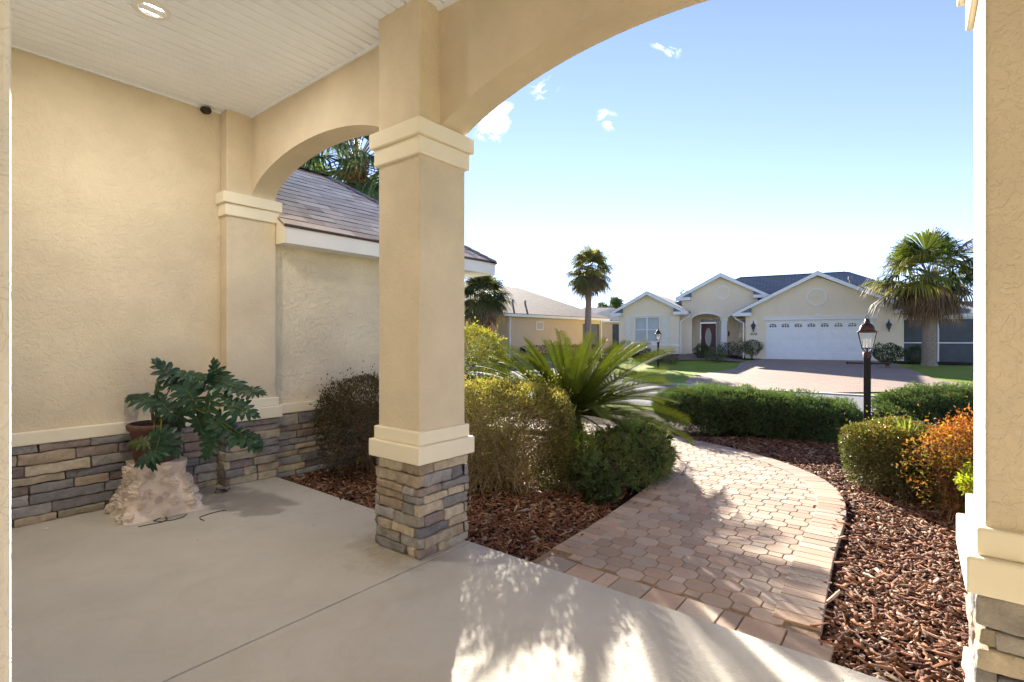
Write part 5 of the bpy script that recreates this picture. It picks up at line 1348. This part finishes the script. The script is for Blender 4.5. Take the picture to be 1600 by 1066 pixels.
def philo():
    rg=np.random.default_rng(11); lv=MB(); st=MB(); base0=Vector(POT.location)
    # (px,py,Y,length,azimuth in image deg (0=right,90=up),tilt toward camera)
    L=[(262,583,4.25,.30,120,.5),(300,588,4.30,.34,160,.35),(322,590,4.2,.34,60,.35),(350,598,4.2,.38,-15,.3),(372,606,4.15,.30,-20,.3),
       (338,585,4.35,.26,100,.5),(228,625,4.2,.34,160,.35),(245,612,4.25,.30,80,.6),(262,640,4.1,.26,-60,.5),(212,620,4.3,.22,185,.4),
       (300,622,4.1,.34,-70,.8),(325,640,4.05,.32,-100,.8),(278,652,4.1,.26,-110,.6),(378,640,4.0,.28,-25,.6),(362,628,4.1,.26,140,.5),
       (378,682,4.0,.32,-25,.55),(350,668,4.05,.30,-60,.7),(328,690,4.1,.28,-100,.6),(312,664,4.15,.24,-80,.6),(392,690,4.0,.22,-45,.6),
       (245,700,3.92,.34,-100,1.0),(236,712,3.90,.26,-140,.9),(262,690,3.95,.28,-60,.9),(225,690,3.95,.22,190,.9),
       (285,600,4.35,.26,180,.4),(310,605,4.35,.3,0,.4),(395,612,4.1,.22,-10,.4)]
    for (px,py,Y,l,az,tilt) in L:
        c=Vector(((px-800)/F*Y,Y,1.4+(Y0-py)*Y/F))-base0; a=R(az); l=l*.80
        ax=Vector((math.cos(a),rg.uniform(-.25,.25),math.sin(a)*.75)).normalized(); nrm=Vector((rg.uniform(-.45,.45),-tilt*.8-.15+rg.uniform(-.25,.25),1-.3*tilt)).normalized(); sd_=ax.cross(nrm).normalized(); nrm=sd_.cross(ax)
        g=rg.uniform(.75,1.25); colr=(.028*g,.070*g,.040*g)
        if rg.random()<.12: colr=(.07*g,.10*g,.03*g)
        b0=c-ax*l*.35
        # midrib lobes
        n=6; lobes=[]
        for i in range(n):
            f=i/(n-1); o_=b0+ax*l*(.02+.68*f)
            for sgn in (-1,1):
                ang=(2.2-1.75*f)+rg.uniform(-.08,.08); ll=l*(.50-.14*abs(f-.35)*2)*(rg.uniform(.85,1.12)); lobes.append((o_,ax*math.cos(ang)+sd_*sgn*math.sin(ang),ll))
        lobes.append((b0+ax*l*.65,ax,l*.42))
        for o_,d,ll in lobes:
            s=d.cross(nrm).normalized(); w_=ll*.18; dr_=nrm*ll
            P=[o_-s*w_*1.15,o_+s*w_*1.15,o_+d*ll*.5+s*w_*1.15-dr_*.02,o_+d*ll*.5-s*w_*1.15-dr_*.02,o_+d*ll*.8+s*w_*.95-dr_*.12,o_+d*ll*.8-s*w_*.8-dr_*.12,o_+d*ll*1.02-dr_*.25,o_+d*ll*.5+nrm*w_*-.35,o_+d*ll*.8-dr_*.12-nrm*w_*.3,o_-nrm*w_*.3]
            P=[tuple(x_+Vector(rg.normal(0,.0015,3))) for x_ in P]
            lv.add(P,[(0,9,7,3),(9,1,2,7),(3,7,8,5),(7,2,4,8),(5,8,6),(8,4,6)],tuple(k_*rg.uniform(.9,1.15) for k_ in colr))
        # petiole
        root_=Vector((.02+rg.uniform(-.05,.05),rg.uniform(-.05,.05),.28)) if px<275 else Vector((.10+rg.uniform(-.05,.12),rg.uniform(-.05,.05),.36+rg.uniform(-.03,.10)))
        mid=(root_+b0)/2+Vector((0,0,.06 if py<660 else .10)); st.tube([root_,root_.lerp(mid,.6)+Vector((0,0,.02)),mid,mid.lerp(b0,.55),b0,b0+ax*l*.7],[.007,.006,.0055,.005,.0045,.002],5,c=(.10,.13,.04),cap=False)
    st.tube([(0,0,.24),(.04,-.02,.31),(.10,-.03,.37),(.2,-.03,.46)],[.022,.022,.02,.012],8,c=(.16,.12,.08))
    st.tube([(-.02,.02,.24),(-.04,.02,.33),(-.04,0,.42)],[.016,.015,.008],8,c=(.14,.10,.07))
    lv.build('leaves',M['waxy'],POT,col=True); st.build('stems',M['twig'],POT,col=True)
philo()
# debris on the porch floor
x,y=onz(350,769,0); mb=MB(); rg=np.random.default_rng(2)
for k in range(26):
    a=rg.uniform(0,2*PI); l=rg.uniform(.03,.07); d=Vector((math.cos(a),math.sin(a),rg.uniform(-.1,.25))); s=Vector((-math.sin(a),math.cos(a),.2))*.007; o_=Vector((rg.normal(0,.035),rg.normal(0,.02),.006+rg.uniform(0,.02)))
    mb.add([tuple(o_-d*l/2),tuple(o_-s+Vector((0,0,.004))),tuple(o_+d*l/2),tuple(o_+s)],[(0,1,2),(0,2,3)],(.06,.03,.022))
tag(mb.build('dry_leaf_clump',M['twig'],None,loc=(x,y,.001),col=True),'small clump of dry dark leaves on the porch floor by the pilaster','dead leaves')
def twig(pts,label,r=.0035):
    P=[Vector((*onz(a,b,0),.004)) for a,b in pts]; o=MB().tube([p-P[0] for p in P],r,5,c=(.10,.075,.04)).build('twig',M['twig'],None,loc=tuple(P[0]),col=True); tag(o,label,'twig')
twig([(216,824),(235,820),(252,817),(262,812),(258,808),(248,811),(240,815),(252,816),(272,813),(286,809),(292,804)],'curled thin brown stem lying at the foot of the carved pedestal')
twig([(354,798),(345,799),(333,802),(320,806),(312,809),(313,812),(319,814)],'bent thin stem on the porch floor between pedestal and centre column')
def paperbit(px,py,label,c=(.7,.68,.64)):
    x,y=onz(px,py,0); mb=MB(); mb.add([(-.014,-.01,.001),(.012,-.014,.004),(.018,.008,.002),(.0,.016,.009),(-.016,.006,.003)],[(0,1,2,3,4)],c); tag(mb.build('paper_scrap',M['twig'],None,loc=(x,y,.001),col=True),label,'scrap')
paperbit(71,827,'tiny white scrap on the porch floor left of the pedestal')
